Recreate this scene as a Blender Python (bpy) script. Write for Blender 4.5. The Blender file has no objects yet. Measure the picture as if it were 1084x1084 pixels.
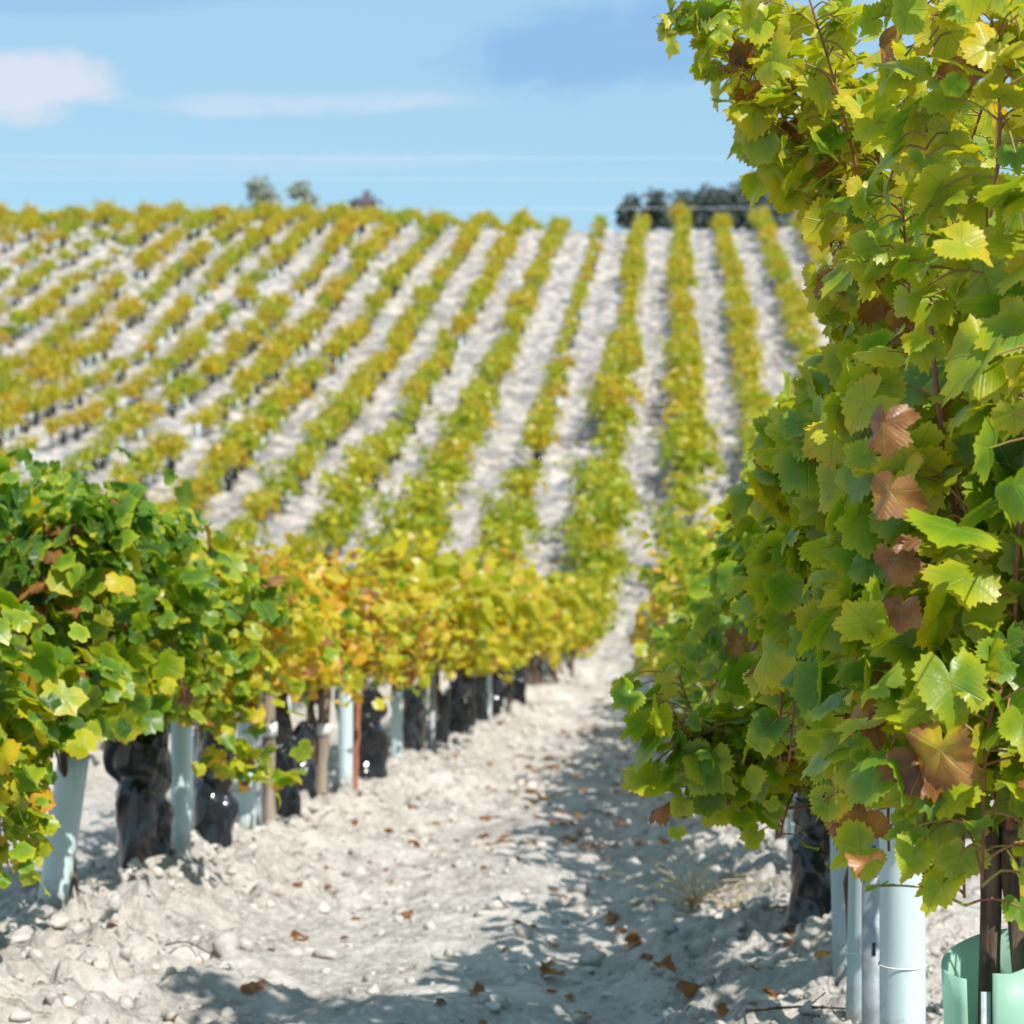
import bpy, math, random
import numpy as np
from mathutils import Vector

sc = bpy.context.scene
R = math.radians
rng = np.random.default_rng(7)
random.seed(7)

# ------------------------------------------------------------------ camera
cam_d = bpy.data.cameras.new('camera')
cam = bpy.data.objects.new('camera', cam_d)
sc.collection.objects.link(cam)
cam.location = (0.0, 0.0, 1.0)
cam.rotation_euler = (R(90), 0, R(4.42))
cam_d.sensor_width = 36.0
cam_d.lens = 73.06
cam_d.clip_start = 0.05
cam_d.clip_end = 5000
cam_d.dof.use_dof = True
cam_d.dof.focus_distance = 3.65
cam_d.dof.aperture_fstop = 5.8
cam_d.dof.aperture_blades = 7
sc.camera = cam

# ------------------------------------------------------------------ light
SUN_A, SUN_E = R(40), R(47)      # azimuth from straight behind the camera towards the right, elevation
S = Vector((math.sin(SUN_A) * math.cos(SUN_E), -math.cos(SUN_A) * math.cos(SUN_E), math.sin(SUN_E)))
sun_d = bpy.data.lights.new('sun', 'SUN')
sun_d.energy = 5.0
sun_d.angle = R(0.5)
sun_d.color = (1.0, 0.955, 0.88)
sun = bpy.data.objects.new('sun', sun_d)
sun.rotation_euler = S.to_track_quat('Z', 'Y').to_euler()
sc.collection.objects.link(sun)

world = bpy.data.worlds.new('World')
sc.world = world
world.use_nodes = True
wt = world.node_tree
wt.nodes.clear()


class NT:
    """small node-tree helper"""
    def __init__(s, tree):
        s.t = tree

    def n(s, kind, **kw):
        nd = s.t.nodes.new(kind)
        for k, v in kw.items():
            if k.startswith('i_'):
                nd.inputs[k[2:].replace('_', ' ')].default_value = v
            else:
                setattr(nd, k, v)
        return nd

    def l(s, a, b):
        s.t.links.new(a, b)

    def m(s, op, a, b=None, c=None, clamp=False):
        nd = s.t.nodes.new('ShaderNodeMath')
        nd.operation = op
        nd.use_clamp = clamp
        for i, v in enumerate((a, b, c)):
            if v is None:
                continue
            if isinstance(v, (int, float)):
                nd.inputs[i].default_value = v
            else:
                s.l(v, nd.inputs[i])
        return nd.outputs[0]

    def mix(s, f, a, b, blend='MIX'):
        nd = s.t.nodes.new('ShaderNodeMix')
        nd.data_type = 'RGBA'
        nd.blend_type = blend
        nd.clamp_factor = True
        for sock, v in ((nd.inputs[0], f), (nd.inputs[6], a), (nd.inputs[7], b)):
            if isinstance(v, (int, float)):
                sock.default_value = v
            elif isinstance(v, tuple):
                sock.default_value = (*v, 1.0) if len(v) == 3 else v
            else:
                s.l(v, sock)
        return nd.outputs[2]

    def ramp(s, f, stops):
        nd = s.t.nodes.new('ShaderNodeValToRGB')
        cr = nd.color_ramp
        while len(cr.elements) < len(stops):
            cr.elements.new(0.5)
        for e, (p, c) in zip(cr.elements, stops):
            e.position = p
            e.color = (*c, 1.0)
        s.l(f, nd.inputs[0])
        return nd.outputs[0]

    def noise(s, vec, scale, detail=3, rough=0.55, dist=0.0):
        nd = s.t.nodes.new('ShaderNodeTexNoise')
        nd.inputs['Scale'].default_value = scale
        nd.inputs['Detail'].default_value = detail
        nd.inputs['Roughness'].default_value = rough
        nd.inputs['Distortion'].default_value = dist
        if vec is not None:
            s.l(vec, nd.inputs['Vector'])
        return nd.outputs[0]

    def sstep(s, x, a, b):
        nd = s.t.nodes.new('ShaderNodeMapRange')
        nd.interpolation_type = 'SMOOTHSTEP'
        nd.inputs[1].default_value = a
        nd.inputs[2].default_value = b
        s.l(x, nd.inputs[0])
        return nd.outputs[0]


w = NT(wt)
sky = w.n('ShaderNodeTexSky')
sky.sky_type = 'NISHITA'
sky.sun_disc = False
sky.sun_elevation = SUN_E
sky.sun_rotation = math.atan2(S.x, S.y)
sky.altitude = 100
sky.air_density = 1.0
sky.dust_density = 0.6
sky.ozone_density = 1.6
tc = w.n('ShaderNodeTexCoord')
sep = w.n('ShaderNodeSeparateXYZ')
w.l(tc.outputs['Generated'], sep.inputs[0])
yy = w.m('MAXIMUM', sep.outputs[1], 0.05)
U = w.m('DIVIDE', sep.outputs[0], yy)       # bearing (tangent) from the row direction
V = w.m('DIVIDE', sep.outputs[2], yy)       # height above the horizon
uv = w.n('ShaderNodeCombineXYZ')
w.l(U, uv.inputs[0])
w.l(w.m('MULTIPLY', V, 2.2), uv.inputs[1])
n1 = w.noise(uv.outputs[0], 20, 9, 0.62, 0.5)
n2 = w.noise(uv.outputs[0], 75, 6, 0.65, 0.4)


def blob(u0, v0, su, sv, amp=1.0, nz=0.9, lo=0.25, hi=0.75, tilt=0.0):
    du = w.m('SUBTRACT', U, u0)
    dv = w.m('SUBTRACT', w.m('SUBTRACT', V, v0), w.m('MULTIPLY', du, tilt))
    a = w.m('POWER', w.m('DIVIDE', du, su), 2.0)
    b = w.m('POWER', w.m('DIVIDE', dv, sv), 2.0)
    g = w.m('SUBTRACT', 1.0, w.m('ADD', a, b))
    g = w.m('ADD', g, w.m('MULTIPLY', w.m('SUBTRACT', n1, 0.5), nz * 2.4))
    g = w.m('ADD', g, w.m('MULTIPLY', w.m('SUBTRACT', n2, 0.5), nz * 0.5))
    return w.m('MULTIPLY', w.sstep(g, lo, hi), amp)


skyc = sky.outputs[0]
base = w.mix(1.0, skyc, (0.97, 1.20, 1.12), 'MULTIPLY')
sky_pale = (4.3, 6.9, 9.1)
base = w.mix(0.65, base, sky_pale)
# wide pale band over the hill, white cumulus on the left, thin streaks, blue-grey banks
base = w.mix(blob(-0.18, 0.199, 0.11, 0.008, 0.6, 1.0, 0.0, 1.2), base, (6.2, 7.2, 8.6))
base = w.mix(blob(-0.322, 0.210, 0.058, 0.022, 0.85, 0.9, 0.0, 0.9), base, (7.1, 7.4, 8.4))
base = w.mix(blob(-0.20, 0.170, 0.16, 0.006, 0.35, 0.9, -0.1, 1.2), base, (6.0, 7.0, 8.6))
base = w.mix(blob(-0.022, 0.226, 0.100, 0.027, 0.8, 0.85, -0.1, 0.9, 0.10), base, (2.5, 4.7, 7.6))
base = w.mix(blob(-0.29, 0.252, 0.10, 0.010, 0.6, 0.35, 0.0, 0.8), base, (2.8, 5.0, 7.7))
base = w.mix(blob(0.13, 0.250, 0.05, 0.022, 0.8, 0.8, 0.0, 1.0), base, (7.3, 7.6, 8.4))
base = w.mix(blob(0.45, 0.30, 0.30, 0.05, 0.7, 0.9, 0.0, 1.0), base, (7.0, 7.4, 8.4))
base = w.mix(blob(-0.75, 0.30, 0.28, 0.05, 0.7, 0.9, 0.0, 1.0), base, (7.0, 7.4, 8.4))
bg = w.n('ShaderNodeBackground')
bg.inputs['Strength'].default_value = 0.086
w.l(base, bg.inputs['Color'])
wo = w.n('ShaderNodeOutputWorld')
w.l(bg.outputs[0], wo.inputs[0])

sc.view_settings.view_transform = 'Standard'
sc.view_settings.look = 'None'
sc.view_settings.exposure = 0.32
sc.view_settings.gamma = 1.0
sc.render.engine = 'CYCLES'
sc.cycles.max_bounces = 8
sc.cycles.diffuse_bounces = 3
sc.cycles.glossy_bounces = 2
sc.cycles.transmission_bounces = 5
sc.cycles.transparent_max_bounces = 6
sc.cycles.caustics_reflective = False
sc.cycles.caustics_refractive = False
sc.cycles.sample_clamp_indirect = 6.0

# ------------------------------------------------------------------ noise + terrain
def _hash(ix, iy, seed):
    h = (ix.astype(np.int64) * 374761393 + iy.astype(np.int64) * 668265263 + seed * 1274126177) & 0xFFFFFFFF
    h = ((h ^ (h >> 13)) * 1274126177) & 0xFFFFFFFF
    h = h ^ (h >> 16)
    return (h & 0xFFFFFF) / float(0xFFFFFF) * 2.0 - 1.0


def vnoise(x, y, seed=0):
    x = np.asarray(x, float)
    y = np.asarray(y, float)
    ix = np.floor(x)
    iy = np.floor(y)
    fx = x - ix
    fy = y - iy
    ux = fx * fx * fx * (fx * (fx * 6 - 15) + 10)
    uy = fy * fy * fy * (fy * (fy * 6 - 15) + 10)
    ix = ix.astype(np.int64)
    iy = iy.astype(np.int64)
    a = _hash(ix, iy, seed)
    b = _hash(ix + 1, iy, seed)
    c = _hash(ix, iy + 1, seed)
    d = _hash(ix + 1, iy + 1, seed)
    return (a * (1 - ux) + b * ux) * (1 - uy) + (c * (1 - ux) + d * ux) * uy


def fbm(x, y, seed=0, octaves=3):
    s = 0
    a = 1.0
    t = 0
    for o in range(octaves):
        k = 2.03 ** o
        ca, sa = math.cos(0.6 * o), math.sin(0.6 * o)
        s = s + a * vnoise((x * ca - y * sa) * k + 13.7 * o, (x * sa + y * ca) * k - 7.1 * o, seed + o)
        t += a
        a *= 0.5
    return s / t


ROW0, ROWD = 0.50, 2.60


def sp(d, wd):
    return wd * np.logaddexp(0.0, d / wd)


def sst(x, a, b):
    t = np.clip((x - a) / (b - a), 0, 1)
    return t * t * (3 - 2 * t)


def base_h(x, y):
    x = np.asarray(x, float)
    y = np.asarray(y, float)
    t = sst(-x, 4.0, 30.0)
    yc = 137.0 + 3.0 * t
    h = -0.059 * y + 0.321 * sp(y - 51.1, 3.0) - 0.212 * sp(y - yc, 1.6) - 0.12 * sp(y - 200.0, 10.0)
    h = h + t * (-1.5 * np.exp(-((y - 96.0) / 17.0) ** 2) + 0.5 * sst(y, 112, 136))
    return h


def row_dist(x):
    return (np.asarray(x, float) - ROW0 + ROWD / 2) % ROWD - ROWD / 2


def facets(x, y, cell, seed, tilt=0.5, lift=0.35):
    """broken ground: every cell is a chunk with its own level and slant"""
    u, v = x / cell, y / cell
    iu, iv = np.floor(u).astype(np.int64), np.floor(v).astype(np.int64)
    best = np.full(u.shape, 9.0)
    h = np.zeros(u.shape)
    for a in (-1, 0, 1):
        for b in (-1, 0, 1):
            ca, cb = iu + a, iv + b
            du = u - (ca + 0.5 + 0.42 * _hash(ca, cb, seed))
            dv = v - (cb + 0.5 + 0.42 * _hash(ca, cb, seed + 1))
            d = du * du + dv * dv
            m = d < best
            best = np.where(m, d, best)
            hh = lift * _hash(ca, cb, seed + 2) + tilt * (du * _hash(ca, cb, seed + 3) + dv * _hash(ca, cb, seed + 4)) - 0.25 * d
            h = np.where(m, hh, h)
    return h * cell


def ground_h(x, y):
    x = np.asarray(x, float)
    y = np.asarray(y, float)
    rd = row_dist(x + 0.06 * vnoise(y * 0.9, x * 0.1, 5))
    near = 1 - sst(y, 30, 60)
    hill = 1 - sst(y, 170, 220)
    bank = np.exp(-(rd / 0.40) ** 2)
    h = base_h(x, y) - (0.055 + 0.10 * near) * (1 - bank) * hill
    # wheel ruts and clods
    rut = np.exp(-((np.abs(rd) - 0.85) / 0.16) ** 2)
    h = h - 0.03 * rut * hill
    rough = 0.4 + 0.9 * np.exp(-(rd / 0.62) ** 2)
    fine = 1 - sst(y, 18, 34)
    b1 = np.abs(fbm(x * 5.5, y * 5.5, 11, 2))
    b2 = np.abs(fbm(x * 15, y * 15, 23, 2))
    b3 = fbm(x * 1.3, y * 1.3, 31, 3)
    h = h + hill * (0.05 * b3 + fine * rough * (0.08 * b1 + 0.030 * b2))
    near_m = (y < 22) & (np.abs(x) < 6)
    if near_m.any():
        xn, yn = x[near_m], y[near_m]
        wx = xn + 0.03 * vnoise(xn * 9, yn * 9, 61)
        wy = yn + 0.03 * vnoise(xn * 9, yn * 9, 62)
        rn = 0.25 + 0.9 * np.exp(-(rd[near_m] / 0.7) ** 2)
        pt = sst(fbm(xn * 0.9, yn * 0.9, 66, 2), -0.25, 0.25)
        add = np.zeros_like(h)
        add[near_m] = (1 - sst(yn, 14, 22)) * rn * (0.35 + 0.65 * pt) * (0.85 * facets(wx, wy, 0.13, 71) + 1.0 * facets(wx, wy, 0.055, 81))
        h = h + add
    # ploughed lumps on the hill
    far = sst(y, 18, 40) * hill
    c1 = np.abs(fbm(x * 0.9, y * 1.5, 41, 3))
    c2 = vnoise(x * 0.45, y * 1.25, 43)
    c3 = np.abs(vnoise(x * 1.5 + 3.3, y * 2.0, 47))
    h = h + far * (0.42 * c1 + 0.16 * c2 + 0.12 * c3)
    return h


def gz(x, y):
    return float(ground_h(np.array([x]), np.array([y]))[0])


# ------------------------------------------------------------------ mesh helpers
def link(o, parent=None):
    sc.collection.objects.link(o)
    if parent is not None:
        o.parent = parent
    return o


def mesh_np(name, verts, loops, sizes, mats, smooth=True, uv=None, col=None, matidx=None):
    me = bpy.data.meshes.new(name)
    verts = np.asarray(verts, np.float32)
    loops = np.asarray(loops, np.int32)
    sizes = np.asarray(sizes, np.int32)
    me.vertices.add(len(verts))
    me.vertices.foreach_set('co', verts.ravel())
    me.loops.add(len(loops))
    me.loops.foreach_set('vertex_index', loops)
    me.polygons.add(len(sizes))
    starts = np.concatenate(([0], np.cumsum(sizes)[:-1])).astype(np.int32)
    me.polygons.foreach_set('loop_start', starts)
    me.polygons.foreach_set('loop_total', sizes)
    if matidx is not None:
        me.polygons.foreach_set('material_index', np.asarray(matidx, np.int32))
    me.update(calc_edges=True)
    if smooth:
        me.polygons.foreach_set('use_smooth', np.ones(len(sizes), bool))
    if uv is not None:
        l = me.uv_layers.new(name='UVMap')
        l.data.foreach_set('uv', np.asarray(uv, np.float32)[loops].ravel())
    if col is not None:
        a = me.attributes.new('leaf', 'FLOAT_COLOR', 'POINT')
        c = np.ones((len(verts), 4), np.float32)
        c[:, :3] = col
        a.data.foreach_set('color', c.ravel())
    for m in (mats if isinstance(mats, (list, tuple)) else [mats]):
        me.materials.append(m)
    me.validate()
    return me


class Acc:
    """collects polygons into one mesh"""
    def __init__(s):
        s.v, s.l, s.s, s.uv, s.c, s.mi, s.n = [], [], [], [], [], [], 0

    def add(s, v, l, sz, uv=None, col=None, mi=0):
        v = np.asarray(v, float)
        s.v.append(v)
        s.l.append(np.asarray(l, np.int64) + s.n)
        s.s.append(np.asarray(sz, np.int64))
        s.uv.append(np.zeros((len(v), 2)) if uv is None else np.asarray(uv))
        s.c.append(np.zeros((len(v), 3)) if col is None else np.asarray(col))
        s.mi.append(np.full(len(sz), mi))
        s.n += len(v)

    def mesh(s, name, mats, smooth=True):
        return mesh_np(name, np.concatenate(s.v), np.concatenate(s.l), np.concatenate(s.s), mats, smooth,
                       np.concatenate(s.uv), np.concatenate(s.c), np.concatenate(s.mi))

    def tube(s, pts, rad, sides=6, mi=0, cap=True, jit=0.0, r=None, col=None):
        pts = np.asarray(pts, float)
        n = len(pts)
        rad = np.full(n, rad) if np.isscalar(rad) else np.asarray(rad, float)
        t = np.gradient(pts, axis=0)
        t /= np.linalg.norm(t, axis=1)[:, None] + 1e-9
        up = np.array([0.31, 0.17, 0.93])
        if abs(np.dot(t[0], up)) > 0.9:
            up = np.array([0.95, 0.3, 0.05])
        a = np.cross(t, up)
        a /= np.linalg.norm(a, axis=1)[:, None] + 1e-9
        b = np.cross(t, a)
        ang = np.linspace(0, 2 * np.pi, sides, endpoint=False)
        rr = np.repeat(rad[:, None], sides, 1)
        if jit > 0:
            rr = rr * (1 + jit * (r or rng).normal(size=rr.shape))
        v = pts[:, None, :] + rr[:, :, None] * (np.cos(ang)[None, :, None] * a[:, None, :] + np.sin(ang)[None, :, None] * b[:, None, :])
        v = v.reshape(-1, 3)
        i = np.arange(n - 1)[:, None] * sides
        j = np.arange(sides)[None, :]
        k = (j + 1) % sides
        q = np.stack([i + j, i + k, i + sides + k, i + sides + j], -1).reshape(-1)
        sz = [4] * ((n - 1) * sides)
        q = list(q)
        if cap:
            q += list(range(sides))[::-1] + list(range((n - 1) * sides, n * sides))
            sz += [sides, sides]
        uvs = np.stack([np.tile(ang / 6.283, n), np.repeat(np.linspace(0, 1, n), sides)], -1)
        s.add(v, q, sz, uvs, None if col is None else np.tile(col, (len(v), 1)), mi)

    def box(s, c, h, mi=0, rot=None):
        c = np.asarray(c, float)
        h = np.asarray(h, float)
        v = np.array([[x, y, z] for x in (-1, 1) for y in (-1, 1) for z in (-1, 1)], float) * h
        if rot is not None:
            v = v @ np.asarray(rot).T
        f = [0, 1, 3, 2, 4, 6, 7, 5, 0, 4, 5, 1, 2, 3, 7, 6, 0, 2, 6, 4, 1, 5, 7, 3]
        s.add(v + c, f, [4] * 6, mi=mi)


def tag(o, label=None, cat=None, group=None, kind=None):
    if label:
        o['label'] = label
    if cat:
        o['category'] = cat
    if group:
        o['group'] = group
    if kind:
        o['kind'] = kind
    return o


def empty(name, loc):
    o = bpy.data.objects.new(name, None)
    o.empty_display_size = 0.2
    o.location = loc
    return link(o)


def obj(name, me, parent=None, loc=(0, 0, 0)):
    o = bpy.data.objects.new(name, me)
    o.location = loc
    return link(o, parent)


# ------------------------------------------------------------------ materials
def material(name):
    m = bpy.data.materials.new(name)
    m.use_nodes = True
    m.node_tree.nodes.clear()
    return m, NT(m.node_tree)


def finish(t, shader, disp=None):
    o = t.n('ShaderNodeOutputMaterial')
    t.l(shader, o.inputs[0])


def simple(name, c1, c2, scale=8, rough=0.7, spec=0.3, bump=0.0, bscale=40, stretch=None, trans=0.0):
    m, t = material(name)
    tcn = t.n('ShaderNodeTexCoord')
    vec = tcn.outputs['Object']
    if stretch:
        mp = t.n('ShaderNodeMapping')
        mp.inputs['Scale'].default_value = stretch
        t.l(vec, mp.inputs[0])
        vec = mp.outputs[0]
    f = t.sstep(t.noise(vec, scale, 5, 0.6), 0.3, 0.7)
    c = t.mix(f, c1, c2)
    if 'guard plastic' in name:      # dried mud splashed up from the soil, and scuffs
        zc = t.n('ShaderNodeSeparateXYZ')
        t.l(tcn.outputs['Object'], zc.inputs[0])
        mud = t.m('ADD', t.m('MULTIPLY', zc.outputs[2], -4.0), t.m('MULTIPLY', t.noise(tcn.outputs['Object'], 22, 5, 0.7), 1.5))
        c = t.mix(t.m('MULTIPLY', t.sstep(mud, 0.25, 0.75), 0.7), c, (0.50, 0.46, 0.40))
        sc_ = t.sstep(t.noise(vec, 38, 4, 0.7), 0.60, 0.72)
        c = t.mix(t.m('MULTIPLY', sc_, 0.35), c, (0.36, 0.38, 0.36))
    p = t.n('ShaderNodeBsdfPrincipled')
    t.l(c, p.inputs['Base Color'])
    p.inputs['Roughness'].default_value = rough
    p.inputs['Specular IOR Level'].default_value = spec
    if bump:
        b = t.n('ShaderNodeBump')
        b.inputs['Strength'].default_value = bump
        b.inputs['Distance'].default_value = 0.01
        t.l(t.noise(vec, bscale, 5, 0.6), b.inputs['Height'])
        t.l(b.outputs[0], p.inputs['Normal'])
    sh = p.outputs[0]
    if trans:
        tr = t.n('ShaderNodeBsdfTranslucent')
        t.l(c, tr.inputs[0])
        mx = t.n('ShaderNodeMixShader')
        mx.inputs[0].default_value = trans
        t.l(sh, mx.inputs[1])
        t.l(tr.outputs[0], mx.inputs[2])
        sh = mx.outputs[0]
    finish(t, sh)
    return m


def leaf_material(name, veins):
    m, t = material(name)
    at = t.n('ShaderNodeAttribute', attribute_name='leaf')
    se = t.n('ShaderNodeSeparateColor')
    t.l(at.outputs['Color'], se.inputs[0])
    age, brown, rnd = se.outputs[0], se.outputs[1], se.outputs[2]
    tcn = t.n('ShaderNodeTexCoord')
    geo = t.n('ShaderNodeNewGeometry')
    if veins:
        su = t.n('ShaderNodeSeparateXYZ')
        t.l(tcn.outputs['UV'], su.inputs[0])
        x, y = su.outputs[0], su.outputs[1]
        ax = t.m('ABSOLUTE', x)
        r = t.m('SQRT', t.m('ADD', t.m('MULTIPLY', x, x), t.m('MULTIPLY', y, y)))
        ang = t.m('ARCTAN2', ax, y)
        dmin = None
        for a in (0.0, 0.91, 1.95):
            d = t.m('MULTIPLY', r, t.m('ABSOLUTE', t.m('SINE', t.m('SUBTRACT', ang, a))))
            far = t.m('GREATER_THAN', t.m('ABSOLUTE', t.m('SUBTRACT', ang, a)), 1.2)
            d = t.m('ADD', d, far)
            dmin = d if dmin is None else t.m('MINIMUM', dmin, d)
        vein = t.m('SUBTRACT', 1.0, t.sstep(dmin, 0.004, 0.026))
        fr = t.m('FRACT', t.m('MULTIPLY', t.m('SUBTRACT', y, t.m('MULTIPLY', ax, 0.75)), 6.5))
        sec = t.m('SUBTRACT', 1.0, t.sstep(t.m('ABSOLUTE', t.m('SUBTRACT', fr, 0.5)), 0.03, 0.13))
        sec = t.m('MULTIPLY', sec, 0.16)
        vein = t.m('MAXIMUM', vein, sec)
        n = t.noise(tcn.outputs['Object'], 45, 4, 0.6)
        nb = t.noise(tcn.outputs['Object'], 14, 3, 0.6)
        edge = t.sstep(r, 0.35, 1.0)
        ag = t.m('ADD', age, t.m('MULTIPLY', t.m('SUBTRACT', edge, 0.35), 0.22))
        ag = t.m('ADD', ag, t.m('MULTIPLY', t.m('SUBTRACT', nb, 0.5), 0.42))
        ag = t.m('SUBTRACT', ag, t.m('MULTIPLY', vein, 0.02))
        br = t.m('ADD', t.m('MULTIPLY', brown, 1.35), t.m('MULTIPLY', t.m('SUBTRACT', nb, 0.5), 0.5))
        br = t.m('ADD', br, t.m('MULTIPLY', edge, 0.22))
        br = t.sstep(br, 0.50, 0.72)
        spot = t.m('MULTIPLY', t.sstep(t.noise(tcn.outputs['Object'], 95, 2, 0.5), 0.69, 0.73), 0.55)
        br = t.m('MAXIMUM', br, t.m('MULTIPLY', spot, t.m('GREATER_THAN', age, 0.34)))
    else:
        ag = age
        br = brown
        nb = rnd
    col = t.ramp(ag, [(0.0, (0.036, 0.110, 0.006)), (0.28, (0.135, 0.265, 0.009)), (0.52, (0.39, 0.435, 0.016)),
                      (0.76, (0.60, 0.48, 0.018)), (1.0, (0.62, 0.28, 0.03))])
    bc = t.ramp(nb, [(0.3, (0.11, 0.038, 0.016)), (0.5, (0.27, 0.105, 0.034)), (0.7, (0.48, 0.23, 0.07))])
    col = t.mix(br, col, bc)
    # underside: paler and duller
    under = t.mix(0.20, col, (0.34, 0.38, 0.12))
    tcol = t.mix(1.0, col, (1.55, 1.45, 0.80), 'MULTIPLY')
    if veins:
        vc = t.mix(0.42, col, (0.45, 0.50, 0.12))
        col = t.mix(vein, col, vc)
        tcol = t.mix(t.m('MULTIPLY', vein, 0.35), tcol, (0.05, 0.09, 0.01))
    surf = t.mix(geo.outputs['Backfacing'], col, under)
    p = t.n('ShaderNodeBsdfPrincipled')
    t.l(surf, p.inputs['Base Color'])
    p.inputs['Roughness'].default_value = 0.36
    p.inputs['Specular IOR Level'].default_value = 0.5
    if veins:
        b = t.n('ShaderNodeBump')
        b.inputs['Strength'].default_value = 0.5
        b.inputs['Distance'].default_value = 0.004
        hgt = t.m('SUBTRACT', t.m('MULTIPLY', n, 0.6), t.m('MULTIPLY', vein, 0.7))
        t.l(hgt, b.inputs['Height'])
        t.l(b.outputs[0], p.inputs['Normal'])
    tr = t.n('ShaderNodeBsdfTranslucent')
    t.l(tcol, tr.inputs[0])
    mx = t.n('ShaderNodeMixShader')
    mx.inputs[0].default_value = 0.45
    t.l(p.outputs[0], mx.inputs[1])
    t.l(tr.outputs[0], mx.inputs[2])
    finish(t, mx.outputs[0])
    return m


M_LEAF = leaf_material('vine leaf', True)
M_LEAF_FAR = leaf_material('vine leaf plain', False)


def ground_material():
    m, t = material('chalk soil')
    tcn = t.n('ShaderNodeTexCoord')
    v = tcn.outputs['Object']
    big = t.noise(v, 0.35, 4, 0.6)
    mid = t.noise(v, 3.0, 6, 0.62)
    fin = t.noise(v, 26.0, 6, 0.7)
    c = t.mix(t.sstep(mid, 0.3, 0.72), (0.31, 0.28, 0.255), (0.61, 0.565, 0.515))
    c = t.mix(t.m('MULTIPLY', t.sstep(fin, 0.42, 0.62), 0.5), c, (0.66, 0.62, 0.575))
    c = t.mix(t.m('MULTIPLY', t.sstep(big, 0.5, 0.75), 0.35), c, (0.52, 0.46, 0.40))
    patch = t.noise(v, 1.1, 5, 0.65)
    c = t.mix(t.m('MULTIPLY', t.sstep(patch, 0.50, 0.66), 0.42), c, (0.34, 0.315, 0.30))
    so = t.n('ShaderNodeSeparateXYZ')      # the hillside soil is cloddier; shadow streaks painted in as grey patches
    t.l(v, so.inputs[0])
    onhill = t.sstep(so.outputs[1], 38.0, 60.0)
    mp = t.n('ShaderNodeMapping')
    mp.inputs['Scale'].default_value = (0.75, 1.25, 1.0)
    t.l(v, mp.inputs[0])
    hill_shade = t.noise(mp.outputs[0], 1.15, 5, 0.68, 0.6)
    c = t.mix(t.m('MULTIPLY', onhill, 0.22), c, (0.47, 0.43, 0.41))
    c = t.mix(t.m('MULTIPLY', t.m('MULTIPLY', t.sstep(hill_shade, 0.46, 0.56), onhill), 0.75), c, (0.185, 0.185, 0.205))
    hill_shade_fine = t.noise(mp.outputs[0], 3.2, 4, 0.6)
    c = t.mix(t.m('MULTIPLY', t.m('MULTIPLY', t.sstep(hill_shade_fine, 0.54, 0.62), onhill), 0.5), c, (0.30, 0.26, 0.25))
    dirt = t.noise(v, 9.0, 5, 0.7)
    c = t.mix(t.m('MULTIPLY', t.sstep(dirt, 0.60, 0.72), 0.5), c, (0.34, 0.27, 0.21))
    p = t.n('ShaderNodeBsdfPrincipled')
    t.l(c, p.inputs['Base Color'])
    p.inputs['Roughness'].default_value = 0.95
    p.inputs['Specular IOR Level'].default_value = 0.1
    b = t.n('ShaderNodeBump')
    b.inputs['Strength'].default_value = 0.9
    b.inputs['Distance'].default_value = 0.03
    vor = t.n('ShaderNodeTexVoronoi')
    vor.inputs['Scale'].default_value = 28
    t.l(v, vor.inputs['Vector'])
    h = t.m('ADD', t.m('MULTIPLY', fin, 0.8), t.m('MULTIPLY', t.m('SUBTRACT', 1.0, vor.outputs['Distance']), 0.5))
    h = t.m('ADD', h, t.m('MULTIPLY', mid, 1.2))
    t.l(h, b.inputs['Height'])
    t.l(b.outputs[0], p.inputs['Normal'])
    finish(t, p.outputs[0])
    return m


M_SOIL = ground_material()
M_CLOD = simple('chalk clod', (0.34, 0.315, 0.29), (0.61, 0.57, 0.525), 9, 0.95, 0.1, 0.7, 60)
M_BARK = simple('vine bark', (0.055, 0.035, 0.025), (0.20, 0.145, 0.105), 30, 0.9, 0.15, 0.9, 60, (1, 1, 0.15))
M_CANE = simple('vine cane', (0.17, 0.05, 0.03), (0.33, 0.12, 0.07), 20, 0.5, 0.35)
M_GREENCANE = simple('vine petiole', (0.30, 0.09, 0.06), (0.30, 0.27, 0.06), 18, 0.5, 0.35)
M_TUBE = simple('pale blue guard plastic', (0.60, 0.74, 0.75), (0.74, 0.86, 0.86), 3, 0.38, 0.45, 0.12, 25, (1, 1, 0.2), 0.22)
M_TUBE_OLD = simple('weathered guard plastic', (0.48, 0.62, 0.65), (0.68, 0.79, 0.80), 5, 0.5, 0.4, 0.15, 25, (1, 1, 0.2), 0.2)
M_GREENTUBE = simple('green guard plastic', (0.46, 0.72, 0.58), (0.62, 0.85, 0.73), 5, 0.4, 0.4, 0.15, 30, (1, 1, 0.3), 0.52)
M_FOLD = simple('grey perforated strip', (0.38, 0.44, 0.46), (0.55, 0.60, 0.62), 60, 0.5, 0.4)
M_BLACK = simple('black plastic sheet', (0.008, 0.009, 0.012), (0.016, 0.018, 0.023), 6, 0.17, 0.65, 0.03, 30)
M_METAL = simple('galvanised post', (0.26, 0.28, 0.30), (0.46, 0.49, 0.52), 14, 0.55, 0.5, 0.15, 40)
for _n in M_METAL.node_tree.nodes:
    if _n.type == 'BSDF_PRINCIPLED':
        _n.inputs['Metallic'].default_value = 0.55
M_WIRE = simple('trellis wire', (0.35, 0.36, 0.37), (0.5, 0.5, 0.52), 10, 0.4, 0.5)
M_CABLE = simple('pale overhead cable', (0.75, 0.78, 0.8), (0.85, 0.86, 0.87), 1, 0.5, 0.4)
M_WOOD = simple('grey wood stake', (0.17, 0.13, 0.10), (0.36, 0.30, 0.24), 22, 0.9, 0.15, 0.6, 40, (1, 1, 0.12))
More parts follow.
